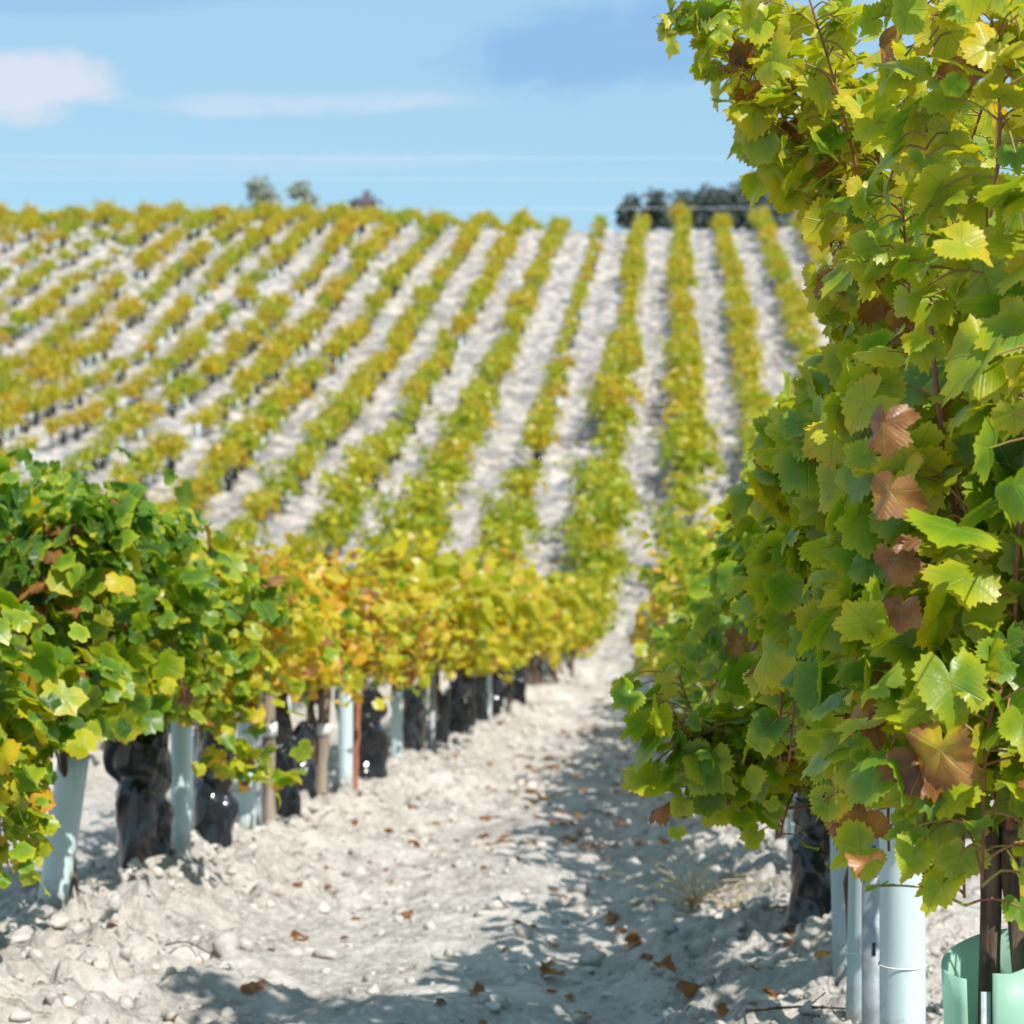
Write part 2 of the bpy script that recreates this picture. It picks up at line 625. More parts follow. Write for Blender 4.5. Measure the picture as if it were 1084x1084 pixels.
M_REDWOOD = simple('rust brown stake', (0.26, 0.10, 0.055), (0.40, 0.18, 0.10), 14, 0.8, 0.2, 0.4, 40, (1, 1, 0.2))
M_BAND = simple('white tie band', (0.70, 0.70, 0.68), (0.82, 0.82, 0.80), 20, 0.6, 0.3)
M_DRY = simple('dry straw weed', (0.42, 0.33, 0.20), (0.62, 0.52, 0.36), 20, 0.9, 0.1)
M_TREE = simple('dark olive foliage', (0.070, 0.095, 0.085), (0.140, 0.170, 0.145), 0.9, 0.7, 0.25, 0, 1, None, 0.25)
M_TREE_PALE = simple('grey green foliage', (0.30, 0.34, 0.28), (0.42, 0.45, 0.38), 0.9, 0.7, 0.25, 0, 1, None, 0.3)
M_TREE_BARE = simple('mauve twig foliage', (0.14, 0.12, 0.13), (0.24, 0.20, 0.22), 0.9, 0.8, 0.2, 0, 1, None, 0.2)
M_TRUNK = simple('tree bark', (0.05, 0.04, 0.035), (0.13, 0.11, 0.09), 6, 0.9, 0.1)
M_BLUE = simple('blue plastic', (0.02, 0.08, 0.5), (0.03, 0.12, 0.6), 10, 0.4, 0.4)

# ------------------------------------------------------------------ ground (one sheet to the horizon)
def axis(parts):
    a = [np.array([parts[0][0]])]
    for lo, hi, step in parts:
        n = max(1, int(round((hi - lo) / step)))
        a.append(np.linspace(lo, hi, n + 1)[1:])
    return np.concatenate(a)


xs = axis([(-700, -200, 60), (-200, -62, 6), (-62, -46, 0.6), (-46, -12, 0.16), (-12, -3.2, 0.10), (-3.2, 1.7, 0.027),
           (1.7, 6, 0.10), (6, 16, 0.16), (16, 30, 0.8), (30, 120, 8), (120, 700, 60)])
ys = [-40.0, -20, -8, -3, -1, 0, 1.0, 2.0, 3.0, 3.6]
y = 3.6
while y < 141:
    st = 0.028 if y < 12 else min(0.26, 0.028 * (y / 12.0) ** 1.9)
    y += st
    ys.append(y)
ys = np.concatenate([ys, axis([(141.5, 170, 0.8), (170, 260, 6), (260, 1200, 60)])])
GX, GY = np.meshgrid(xs, ys)
GZ = ground_h(GX, GY)
nx, ny = len(xs), len(ys)
ii = (np.arange(ny - 1)[:, None] * nx + np.arange(nx - 1)[None, :])
q = np.stack([ii, ii + 1, ii + nx + 1, ii + nx], -1).reshape(-1)
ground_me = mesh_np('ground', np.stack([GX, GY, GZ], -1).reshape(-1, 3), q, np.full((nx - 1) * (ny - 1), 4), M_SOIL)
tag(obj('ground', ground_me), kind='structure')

# ------------------------------------------------------------------ leaves
def leaf_outline(n, r_, teeth):
    key = np.array([0, 26, 50, 80, 112, 148, 172, 180]) * np.pi / 180
    rad = np.array([0.98, 0.80, 0.92, 0.81, 0.87, 0.76, 0.46, 0.10])
    rad = rad * (1 + 0.10 * r_.normal(size=8))
    a = np.linspace(-np.pi, np.pi, n, endpoint=False) + np.pi / n
    aa = np.abs(a)
    k = np.searchsorted(key, aa, side='right') - 1
    k = np.clip(k, 0, 6)
    f = (aa - key[k]) / (key[k + 1] - key[k])
    f = f * f * (3 - 2 * f) * 0.6 + f * 0.4
    rr = rad[k] * (1 - f) + rad[k + 1] * f
    if teeth:
        rr = rr * (1 + 0.066 * np.where(np.arange(n) % 2 == 0, 1, -1) * (aa < 2.75) * (0.25 + 1.3 * r_.random(n)))
        a = a + (r_.random(n) - 0.5) * 0.55 * (2 * np.pi / n)
    return a, rr


def make_leaf(n, rings, r_, teeth=True, curl=1.0):
    """local leaf: base at origin, tip along +Y, face up +Z.  returns verts, loops, sizes, uv"""
    a, rr = leaf_outline(n, r_, teeth)
    vs = [np.zeros((1, 2))]
    for k in range(1, rings + 1):
        f = k / rings
        sm = rr if k == rings else (np.convolve(np.r_[rr[-2:], rr, rr[:2]], np.ones(5) / 5, 'valid') * 0.97)
        vs.append(np.stack([np.sin(a) * sm * f, np.cos(a) * sm * f], -1))
    uv = np.concatenate(vs)
    x, y = uv[:, 0], uv[:, 1]
    r2 = x * x + y * y
    th = np.arctan2(x, y)
    z = -curl * r_.uniform(0.05, 0.30) * r2 + curl * r_.uniform(0.0, 0.28) * np.abs(x) * (1 if r_.random() < .7 else -1) \
        + curl * r_.uniform(0.06, 0.16) * np.sin(3 * th + r_.uniform(0, 6)) * r2 + curl * r_.uniform(0.02, 0.07) * np.sin(5 * th + r_.uniform(0, 6)) * r2 \
        + curl * r_.uniform(-0.12, 0.12) * y * y
    loops, sizes = [], []
    for j in range(n):
        loops += [0, 1 + (j + 1) % n, 1 + j]
        sizes.append(3)
    for k in range(1, rings):
        o, p = 1 + (k - 1) * n, 1 + k * n
        for j in range(n):
            j2 = (j + 1) % n
            loops += [o + j, o + j2, p + j2, p + j]
            sizes.append(4)
    return np.stack([x, y, z], -1), np.array(loops), np.array(sizes), uv


def make_simple_leaf(r_):
    x = np.array([0, 0.0, -0.62, -0.55, 0.62, 0.55])
    y = np.array([-0.25, 1.0, 0.45, -0.35, 0.45, -0.35])
    b = r_.uniform(-0.1, 0.35)
    z = np.abs(x) * b - 0.15 * y * y
    return np.stack([x, y, z], -1), np.array([0, 1, 2, 3, 0, 5, 4, 1]), np.array([4, 4]), np.stack([x, y], -1)


lr = np.random.default_rng(3)
LEAF = {
    0: [make_leaf(54, 3, lr, True, (0.6, 1.0, 1.4, 1.9)[_ % 4]) for _ in range(16)],
    1: [make_leaf(24, 2, lr, True, (0.7, 1.2, 1.8)[_ % 3]) for _ in range(9)],
    2: [make_leaf(12, 1, lr, False) for _ in range(6)],
    3: [make_simple_leaf(lr) for _ in range(4)],
}
CURLED = [make_leaf(54, 3, lr, True, 2.6) for _ in range(5)]


def add_leaves(acc, pos, tip, nrm, size, col, lod, r_, curled=None):
    pos = np.asarray(pos, float)
    tip = np.asarray(tip, float)
    nrm = np.asarray(nrm, float)
    tip /= np.linalg.norm(tip, axis=1)[:, None] + 1e-9
    nrm = nrm - tip * np.sum(nrm * tip, 1)[:, None]
    nrm /= np.linalg.norm(nrm, axis=1)[:, None] + 1e-9
    sid = np.cross(tip, nrm)
    lib = LEAF[lod]
    ids = r_.integers(0, len(lib), len(pos))
    if curled is not None and lod == 0:
        lib = lib + CURLED
        ids = np.where(curled, len(LEAF[0]) + r_.integers(0, len(CURLED), len(pos)), ids)
    for k, (lv, ll, ls, luv) in enumerate(lib):
        sel = np.where(ids == k)[0]
        if not len(sel):
            continue
        Rm = np.stack([sid[sel], tip[sel], nrm[sel]], -1) * size[sel][:, None, None]
        v = np.einsum('nij,kj->nki', Rm, lv) + pos[sel][:, None, :]
        nv = len(lv)
        loops = (ll[None, :] + (np.arange(len(sel)) * nv)[:, None]).reshape(-1)
        acc.add(v.reshape(-1, 3), loops, np.tile(ls, len(sel)), np.tile(luv, (len(sel), 1)), np.repeat(col[sel], nv, 0))


# ------------------------------------------------------------------ vines
def spline(p, n):
    p = np.asarray(p, float)
    m = len(p)
    t = np.linspace(0, m - 1, n)
    pp = np.vstack([2 * p[0] - p[1], p, 2 * p[-1] - p[-2]])
    k = np.clip(t.astype(int), 0, m - 2)
    f = (t - k)[:, None]
    a, b, c, d = pp[k], pp[k + 1], pp[k + 2], pp[k + 3]
    return 0.5 * ((2 * b) + (-a + c) * f + (2 * a - 5 * b + 4 * c - d) * f ** 2 + (-a + 3 * b - 3 * c + d) * f ** 3)


def shoots_for(r_, n, top, wid, length=1.25, low=0.62, droop=0.25):
    out = []
    for i in range(n):
        y0 = (i + 0.5) / n * length - length / 2 + r_.normal() * 0.05
        x0 = r_.normal() * 0.03
        z0 = low + r_.uniform(0, 0.08)
        u = r_.random()
        if u < droop:                                # shoots that fall out sideways and hang
            sgn = 1 if r_.random() < 0.5 else -1
            h = r_.uniform(0.25, 0.6)
            out.append([(x0, y0, z0), (x0 + sgn * wid * 0.5, y0 + r_.normal() * 0.1, z0 + h),
                        (x0 + sgn * wid * 1.0, y0 + r_.normal() * 0.2, z0 + h * 0.75),
                        (x0 + sgn * wid * 1.3, y0 + r_.normal() * 0.25, z0 + h * 0.2 - r_.uniform(0, 0.15))])
        else:
            tx = r_.normal() * wid * 0.55
            tz = top * r_.uniform(0.70, 1.12)
            out.append([(x0, y0, z0), (x0 + tx * 0.5 + r_.normal() * 0.04, y0 + r_.normal() * 0.08, z0 + (tz - z0) * 0.4),
                        (x0 + tx * 0.9, y0 + r_.normal() * 0.13, z0 + (tz - z0) * 0.78),
                        (x0 + tx * 1.35, y0 + r_.normal() * 0.18, tz - abs(tx) * 0.15)])
    return out


def grow(shoots, r_, lod, n_leaves, size, age, age_sd, brown_p, canes=True, petioles=False, age_fn=None, spread=1.0, ok=None):
    fol = Acc()
    wood = Acc()
    paths = [spline(s, 26) for s in shoots]
    lens = np.array([np.linalg.norm(np.diff(p, axis=0), axis=1).sum() for p in paths])
    cnt = np.maximum(2, (n_leaves * lens / lens.sum()).astype(int))
    P, T, N, Sz, C, CU = [], [], [], [], [], []
    for p, c in zip(paths, cnt):
        if canes:
            pc = p
            if ok is not None:
                bad = np.where(~ok(p + np.array([-0.04, 0, 0])))[0]
                if len(bad):
                    pc = p[:bad[0]]
            if len(pc) > 3:
                wood.tube(pc, np.linspace(0.0050, 0.0020, len(p))[:len(pc)], 6 if lod == 0 else 4, 0)
        t = np.sort(r_.uniform(0.06, 1.0, c)) * (len(p) - 1)
        k = np.clip(t.astype(int), 0, len(p) - 2)
        f = (t - k)[:, None]
        q_ = p[k] * (1 - f) + p[k + 1] * f
        ang = r_.uniform(0, 2 * np.pi, c)
        o = np.stack([np.cos(ang) * 1.25, np.sin(ang) * 0.8, r_.normal(size=c) * 0.35 + 0.15], -1)
        o[:, 0] += 1.3 * np.clip(q_[:, 0], -0.5, 0.5)
        o /= np.linalg.norm(o, axis=1)[:, None]
        lat = r_.random(c) < 0.45                        # lateral shoots carry leaves further out
        d = np.where(lat, r_.uniform(0.10, 0.26, c), r_.uniform(0.04, 0.11, c)) * spread
        b = q_ + o * d[:, None]
        b[:, 2] = np.maximum(b[:, 2], 0.30)
        sz = size * r_.uniform(0.45, 1.3, c) * np.clip(1.15 - 0.55 * (t / len(p)) ** 2, 0.4, 1.1)
        hang = r_.uniform(0.1, 1.3, c)
        tip = o + np.stack([r_.normal(size=c) * .65, r_.normal(size=c) * .65, -hang + r_.normal(size=c) * .3], -1)
        nr = o * r_.uniform(0.0, 1.2, c)[:, None] + np.stack([r_.normal(size=c) * .75, r_.normal(size=c) * .75, r_.uniform(-0.1, 1.2, c)], -1)
        ag = age + age_sd * r_.normal(size=c)
        if age_fn is not None:
            ag = ag + age_fn(b)
        br = np.where(r_.random(c) < brown_p, r_.uniform(0.55, 1.0, c), r_.uniform(0, 0.22, c) * np.clip(ag + 0.3, 0, 1))
        if ok is not None:
            kp = ok(b) & ok(q_ + np.array([-0.03, 0, 0]))
            q_, b, sz, tip, nr, ag, br, c = q_[kp], b[kp], sz[kp], tip[kp], nr[kp], ag[kp], br[kp], int(kp.sum())
        P.append(b)
        T.append(tip)
        N.append(nr)
        Sz.append(sz)
        C.append(np.stack([np.clip(ag, 0.0, 1.0), br, r_.random(c)], -1))
        CU.append(br > 0.5)
        if petioles:
            for j in range(c):
                if np.linalg.norm(q_[j] - b[j]) > 0.13:
                    continue
                mid = (q_[j] + b[j]) / 2 + np.array([0, 0, 0.012])
                wood.tube(spline([q_[j], mid, b[j]], 5), [0.0024, 0.002, 0.0018, 0.0017, 0.0016], 5, 1, False)
    add_leaves(fol, np.concatenate(P), np.concatenate(T), np.concatenate(N), np.concatenate(Sz), np.concatenate(C), lod, r_, np.concatenate(CU))
    return fol, wood


def trunk_acc(r_, h=0.66, rad=0.032, sides=8, arms=True):
    a = Acc()
    n = 12
    z = np.linspace(-0.12, h, n)
    px = np.cumsum(r_.normal(size=n) * 0.008)
    py = np.cumsum(r_.normal(size=n) * 0.010)
    pts = np.stack([px, py, z], -1)
    a.tube(pts, rad * np.linspace(1.25, 0.85, n) * (1 + 0.12 * r_.normal(size=n)), sides, 0, True, 0.08, r_)
    if arms:
        top = pts[-1]
        for s in (-1, 1):
            arm = spline([top - np.array([0, 0, 0.06]), top + np.array([0.01 * s, 0.12 * s, 0.03]), top + np.array([0.0, 0.36 * s, 0.04]),
                          top + np.array([0.01, 0.58 * s, 0.02])], 12)
            a.tube(arm, np.linspace(rad * 0.75, rad * 0.35, 12), max(5, sides - 2), 0, True, 0.10, r_)
    return a


VINE_GROUP = 'grapevines trained in rows'
ORD = ['first', 'second', 'third', 'fourth', 'fifth', 'sixth', 'seventh', 'eighth', 'ninth', 'tenth', 'eleventh', 'twelfth', 'thirteenth',
       'fourteenth', 'fifteenth', 'sixteenth', 'seventeenth', 'eighteenth', 'nineteenth', 'twentieth']
TENS = {2: 'twenty', 3: 'thirty', 4: 'forty', 5: 'fifty', 6: 'sixty', 7: 'seventy'}


def ordw(i):
    """1-based ordinal word"""
    if i <= 20:
        return ORD[i - 1]
    t_, u_ = divmod(i, 10)
    if u_ == 0:
        return TENS[t_][:-1] + 'ieth'
    return TENS[t_] + '-' + ORD[u_ - 1]


def vine_thing(name, x, y, fol, wood, trunk, label, leafmat, group=VINE_GROUP):
    e = empty(name, (x, y, gz(x, y)))
    tag(e, label, 'grapevine', group)
    obj('trunk', trunk.mesh('trunk', [M_BARK]), e)
    if wood is not None and wood.n:
        obj('shoots', wood.mesh('shoots', [M_CANE, M_GREENCANE]), e)
    obj('foliage', fol.mesh('foliage', [leafmat]), e)
    return e


def local(x, y, pts):
    """world points -> vine-local points for a vine standing at x, y"""
    b = np.array([x, y, gz(x, y)])
    return [tuple(np.asarray(p, float) - b) for p in pts]


# ---- right-hand row, built leaf by leaf
RX = ROW0
right_ys = [3.25, 4.5, 5.75, 7.0, 8.25, 9.5, 10.75]
right_label = [
    'tall yellow-green vine rising out of the open green guard at the right edge',
    'large yellow-green vine above the pale guard tube, its top shoots leaning left against the sky',
    'vine behind the two nearest guard tubes, its long leafy shoot hanging left over the path',
    'green vine above the black plastic wrap on the right of the path',
    'dark green vine on the right side of the path, next after the black wrap',
    'vine with yellowing lower leaves on the right of the path, second after the black wrap',
    'vine with gold-edged leaves on the right of the path, third after the black wrap',
]


def left_limit(hs, xs_, y_lo=-9.0):
    return lambda b: (b[:, 0] > np.interp(b[:, 2], hs, xs_)) & (b[:, 1] > y_lo)


for i, yv in enumerate(right_ys):
    r_ = np.random.default_rng(100 + i)
    x = RX + r_.normal() * 0.02 + (0.045 if i == 0 else 0)
    lod = 0 if yv < 6.5 else 1
    top = [2.05, 2.05, 1.62, 1.28, 1.22, 1.42, 1.46][i]
    wid = [0.27, 0.28, 0.33, 0.36, 0.36, 0.36, 0.34][i]
    sh = shoots_for(r_, [15, 16, 14, 12, 11, 11, 11][i], top, wid, 1.35, 0.66, 0.32)
    if i == 1:       # shoots that lean out at the top left of the vine
        sh += [[(0, -0.25, 0.7), (-0.08, -0.2, 1.3), (-0.17, -0.1, 1.75), (-0.30, 0.0, 2.05), (-0.44, 0.05, 2.12)],
               [(0, 0.1, 0.7), (-0.10, 0.05, 1.35), (-0.18, 0.0, 1.8), (-0.26, -0.05, 2.15)],
               [(0, 0.35, 0.7), (-0.05, 0.3, 1.4), (-0.18, 0.2, 1.9), (-0.36, 0.1, 2.20), (-0.50, 0.1, 2.24)],
               [(0, 0.15, 0.7), (-0.05, 0.1, 1.4), (-0.16, 0.05, 1.9), (-0.34, 0.0, 2.26), (-0.52, 0.0, 2.32)],
               [(0, -0.2, 0.7), (-0.02, -0.2, 1.4), (-0.12, -0.2, 1.9), (-0.22, -0.2, 2.25)],
               [(0, 0.0, 0.7), (-0.16, 0.0, 1.0), (-0.22, 0.0, 1.15), (-0.24, 0.0, 0.85)],
               [(0, -0.45, 0.7), (-0.16, -0.45, 1.05), (-0.22, -0.45, 1.0), (-0.26, -0.45, 0.66)],
               [(0, -0.3, 0.7), (-0.20, -0.3, 0.95), (-0.26, -0.3, 0.85), (-0.27, -0.3, 0.62)]]
    if i == 0:
        sh += [[(0, 0.3, 0.7), (-0.10, 0.3, 1.2), (-0.16, 0.25, 1.7), (-0.10, 0.2, 2.15)],
               [(0, 0.1, 0.7), (-0.15, 0.1, 1.0), (-0.20, 0.1, 0.95), (-0.22, 0.1, 0.62)],
               [(0, 0.5, 0.7), (-0.18, 0.5, 0.92), (-0.25, 0.5, 0.80), (-0.25, 0.5, 0.58)],
               [(0, -0.2, 0.75), (-0.04, -0.25, 0.92), (-0.08, -0.28, 0.85), (-0.09, -0.3, 0.64)],
               [(0, 0.0, 0.75), (-0.12, -0.1, 0.92), (-0.15, -0.15, 0.85), (-0.16, -0.2, 0.64)],
               [(0, 0.1, 0.75), (0.06, 0.0, 0.9), (0.05, -0.1, 0.8), (0.05, -0.15, 0.64)],
               [(0, -0.1, 0.7), (-0.06, -0.15, 0.85), (-0.10, -0.2, 0.75), (-0.10, -0.2, 0.56)],
               [(0, 0.2, 0.7), (0.0, 0.1, 0.9), (-0.02, 0.05, 0.8), (-0.02, 0.0, 0.58)],
               [(0, 0.3, 0.7), (-0.14, 0.3, 0.85), (-0.16, 0.28, 0.70), (-0.16, 0.26, 0.54)],
               [(0, 0.0, 0.7), (-0.12, 0.0, 1.4), (-0.12, 0.0, 2.0), (-0.06, 0.0, 2.3)]]
    if i == 2:       # the long shoot hanging out over the path
        sh += [[(0, -0.9, 0.72), (-0.20, -0.92, 0.77), (-0.34, -0.95, 0.76), (-0.45, -1.0, 0.79), (-0.50, -1.02, 0.90)],
               [(0, -0.85, 0.72), (-0.20, -0.9, 0.74), (-0.34, -0.95, 0.72), (-0.46, -1.0, 0.75), (-0.52, -1.02, 0.83)],
               [(0, -0.85, 0.72), (-0.20, -0.95, 0.72), (-0.34, -1.0, 0.70), (-0.44, -1.02, 0.72), (-0.50, -1.04, 0.80)],
               [(0, -0.85, 0.70), (-0.16, -0.9, 0.72), (-0.28, -0.95, 0.68), (-0.38, -1.0, 0.66), (-0.44, -1.02, 0.68)],
               [(0, -0.8, 0.72), (-0.25, -0.8, 0.72), (-0.36, -0.85, 0.64), (-0.42, -0.85, 0.58)],
               [(0, -0.8, 0.75), (-0.20, -0.9, 0.74), (-0.33, -0.9, 0.64), (-0.40, -0.9, 0.58)],
               [(0, -0.6, 0.75), (-0.25, -0.7, 0.70), (-0.33, -0.7, 0.58), (-0.36, -0.7, 0.52)],
               [(0, -0.7, 0.75), (-0.15, -0.8, 0.72), (-0.23, -0.8, 0.60), (-0.26, -0.8, 0.50)],
               [(0, 0.1, 0.7), (-0.15, 0.1, 1.2), (-0.25, 0.1, 1.45), (-0.28, 0.1, 1.62)]]
    nl = [1950, 2250, 1750, 560, 480, 640, 680][i]
    ok = [left_limit([0.59, 0.595, 1.3, 1.5, 1.75, 2.3], [3.0, -0.30, -0.26, -0.16, -0.20, -0.22], -0.42),
          left_limit([0.52, 0.525, 1.3, 1.5, 1.62, 1.8, 2.0, 2.2], [3.0, -0.33, -0.28, -0.14, -0.14, -0.23, -0.34, -0.50]),
          left_limit([0.95, 1.02, 1.35, 1.62, 1.7, 1.72], [-0.62, -0.38, -0.35, -0.22, -0.15, 0.5]),
          left_limit([0.5, 1.3, 1.6, 1.7], [-0.50, -0.48, -0.30, 0.2]),
          None, None, None][i]
    fol, wood = grow(sh, r_, lod, nl, 0.057, [0.45, 0.46, 0.42, 0.38, 0.38, 0.46, 0.52][i], 0.11, 0.025 if i < 3 else 0.03,
                     True, lod == 0, lambda b: 0.10 * np.clip((b[:, 2] - 1.2), -0.5, 0.6), 1.0, ok)
    if i in (0, 1, 2):   # the dead brown and orange leaves that catch the eye
        spots = {0: [(-0.225, -0.30, 1.29, 1.0, .046), (-0.220, -0.32, 1.195, 1.0, .048), (-0.21, -0.30, 1.10, 0.95, .042), (-0.20, -0.29, 1.03, 0.95, .035),
                     (-0.155, -0.36, 0.84, 0.42, .060), (-0.05, -0.2, 0.98, 0.9, .03), (0.0, -0.2, 1.0, 0.9, .035)],
                 1: [(-0.17, -0.62, 0.60, 0.40, .054), (-0.33, 0.0, 2.14, 0.95, .045), (-0.29, -0.05, 2.05, 0.85, .04), (-0.24, 0.0, 1.97, 0.9, .035)],
                 2: [(-0.3, -0.5, 0.95, 0.8, .04), (-0.28, -0.4, 1.4, 0.9, .035)]}[i]
        sp_ = np.array(spots)
        k = len(sp_)
        add_leaves(fol, sp_[:, :3], np.stack([r_.normal(size=k) * .3, r_.normal(size=k) * .2 - .2, -np.ones(k)], -1),
                   np.stack([-np.ones(k) * .6, -np.ones(k) * .9, r_.uniform(0.1, .6, k)], -1), sp_[:, 4],
                   np.stack([np.full(k, 0.85), sp_[:, 3], r_.random(k)], -1), 0, r_, np.ones(k, bool))
    trunk = trunk_acc(r_, 0.68, 0.017 if i == 0 else 0.026, 10)
    if i == 0:
        trunk.tube(spline([(-0.045, -0.02, -0.1), (-0.05, -0.01, 0.2), (-0.035, 0.0, 0.45), (-0.03, 0.01, 0.70)], 12), 0.017, 8, 0, True, 0.1, r_)
    vine_thing('grapevine', x, yv, fol, wood, trunk, right_label[i], M_LEAF)

# ---- left-hand row, near part
LX = ROW0 - ROWD
left_ys = [5.0, 6.1, 7.2, 8.25, 9.4, 10.95, 12.3, 13.9, 15.45]
left_label = [
    'low dark green vine at the far left edge, in front of all the others',
    'green vine at the left edge with leaves hanging nearly to the ground',
    'tall bushy green vine at the left, growing out of the leaning guard tube',
    'green vine with a trailing shoot, above the nearest black wrap on the left',
    'green and gold vine over the second black wrap left of the path',
    'orange and yellow vine just past the stake with the white tie on the left',
    'yellow vine over the gnarled dark stake left of the path',
    'golden vine over the wide crumpled black wrap by the rust brown stake',
    'golden vine above the bright guard tube past the wide crumpled wrap',
]
for i, yv in enumerate(left_ys):
    r_ = np.random.default_rng(300 + i)
    x = LX + r_.normal() * 0.03
    top = [1.18, 1.32, 1.42, 1.30, 1.10, 1.24, 1.36, 1.42, 1.40][i]
    wid = [0.36, 0.40, 0.40, 0.34, 0.32, 0.32, 0.32, 0.32, 0.32][i]
    sh = shoots_for(r_, 11, top, wid, 1.3, 0.60 if i < 4 else 0.66, 0.3)
    if i == 3:
        sh += [[(0, -0.2, 0.7), (0.25, -0.2, 0.68), (0.40, -0.25, 0.50), (0.50, -0.2, 0.36)],
               [(0, -0.3, 0.7), (0.24, -0.3, 1.02), (0.40, -0.2, 1.10), (0.50, 0.0, 1.04)],
               [(0, -0.4, 0.7), (0.24, -0.42, 0.66), (0.40, -0.42, 0.50), (0.46, -0.42, 0.40)]]
    if i in (1, 2):
        sh += [[(0, 0.3, 0.7), (0.22, 0.35, 0.7), (0.30, 0.4, 0.5), (0.33, 0.45, 0.34)],
               [(0, 0.1, 0.7), (0.25, 0.1, 1.3), (0.3, 0.1, 1.1), (0.32, 0.1, 0.7)],
               [(0, -0.3, 0.7), (0.25, -0.3, 0.85), (0.3, -0.3, 0.7), (0.32, -0.3, 0.45)],
               [(0, -0.5, 0.7), (0.2, -0.5, 0.8), (0.25, -0.55, 0.6), (0.28, -0.55, 0.36)],
               [(0, 0.0, 0.7), (0.2, 0.0, 0.8), (0.25, 0.0, 0.6), (0.28, 0.0, 0.42)]]
    if i == 0:
        sh += [[(0, yy0, 0.7), (0.2, yy0, 0.8), (0.28, yy0, 0.6), (0.3, yy0, 0.34)] for yy0 in (0.2, 0.35, 0.5, 0.62, 0.75)]
    edge_low = lambda b: (b[:, 2] > 0.64) | ((b[:, 0] + x) / (b[:, 1] + yv) < -0.306)
    age = [0.24, 0.22, 0.23, 0.32, 0.54, 0.62, 0.60, 0.58, 0.56][i]
    fol, wood = grow(sh, r_, 1, [1500, 1900, 2100, 1700, 1150, 1100, 1050, 1000, 960][i], 0.053, age + 0.09, 0.19, 0.03 if i < 3 else 0.07,
                     True, False, (lambda b: 0.22 * np.clip(1.0 - b[:, 2], -0.3, 0.5)) if i < 5 else None, 1.0,
                     [edge_low, edge_low, edge_low, lambda b: (b[:, 2] > 0.58) | (b[:, 0] > 0.34)][i] if i < 4 else (lambda b: b[:, 2] > 0.60))
    vine_thing('grapevine', x, yv, fol, wood, trunk_acc(r_, 0.66, 0.014 if i == 2 else 0.028, 8), left_label[i], M_LEAF)

# ---- variants for the rest
MID, FAR = [], []
for k in range(8):
    r_ = np.random.default_rng(500 + k)
    sh = shoots_for(r_, 10, 1.45, 0.38, 1.25, 0.62, 0.36)
    f_, w_ = grow(sh, r_, 2, 420, 0.090, 0.45 + 0.03 * k, 0.14, 0.05, True)
    t_ = trunk_acc(r_, 0.66, 0.03, 6)
    MID.append((f_.mesh('foliage', [M_LEAF_FAR]), w_.mesh('shoots', [M_CANE, M_GREENCANE]), t_.mesh('trunk', [M_BARK])))
for k in range(12):
    r_ = np.random.default_rng(600 + k)
    sh = shoots_for(r_, 11, [1.38, 1.28, 1.10][k % 3], 0.36, [1.35, 1.35, 1.0][k % 3], 0.54, 0.34)
    f_, w_ = grow(sh, r_, 3, [460, 410, 280][k % 3], 0.086, [0.44, 0.53, 0.62, 0.70][k % 4], 0.13, [0.02, 0.03, 0.06, 0.14][k % 4], False)
    t_ = trunk_acc(r_, 0.66, 0.035, 5, False)
    FAR.append((f_, t_, f_.mesh('foliage', [M_LEAF_FAR]), t_.mesh('trunk', [M_BARK])))
COLW = ['green-gold', 'yellow', 'golden', 'orange-gold']


def in_frame(x, y, pad=30):
    t = R(4.42)
    rgt = x * math.cos(t) + y * math.sin(t)
    fwd = -x * math.sin(t) + y * math.cos(t)
    if fwd < 1:
        return False
    px = 542 + 2200 * rgt / fwd
    return -pad < px < 1084 + pad


spots = []
for row in range(-22, 9):
    rx = ROW0 + row * ROWD
    rr_ = random.Random(900 + row)
    if row == 0:
        y = 12.0
    elif row == -1:
        y = 16.55
    else:
        y = 6.0 + rr_.random()
    k = 0
    dens = 0.97 if row > -9 else 0.92
    gap = 0
    while y < (154 if row < -3 else 142):
        vis = in_frame(rx, y, 30 if y < 56 else 260)
        # rows behind the right-hand vines cannot be seen until they climb the hill
        if row >= 1 and y < 52:
            vis = False
        if row <= -3 and y < 30:
            vis = False
        if vis:
            k += 1 if in_frame(rx, y) else 0
            keep = rr_.random() < dens if y > 40 else True
            if y > (88 if row > -9 else 66) and gap == 0 and rr_.random() < (0.015 if row > -9 else 0.035):
                gap = rr_.randint(1, 2)
            if gap > 0:
                gap -= 1
                keep = False
            if row == -2 and y > 66 and rr_.random() < 0.22:
                keep = False
            if keep:
                spots.append((y, rx + rr_.gauss(0, 0.06), row, k, rr_.random(), rr_.random()))
        y += 1.25 + rr_.gauss(0, 0.06)
spots.sort()
spots = [p for p in spots if in_frame(p[1], p[0])] [:300 - len(right_ys) - len(left_ys)] + [None] + spots
_ind = spots[:spots.index(None)]
spots = _ind + [p for p in spots[len(_ind) + 1:] if p not in set(_ind)]
N_IND = 300 - len(right_ys) - len(left_ys)


def row_phrase(row):
    if row == 0:
        return 'row right of the path'
    if row == -1:
        return 'row left of the path'
    if row < 0:
        return '%s row left of the path' % ordw(-row)
    return '%s row right of the path' % ordw(row + 1)


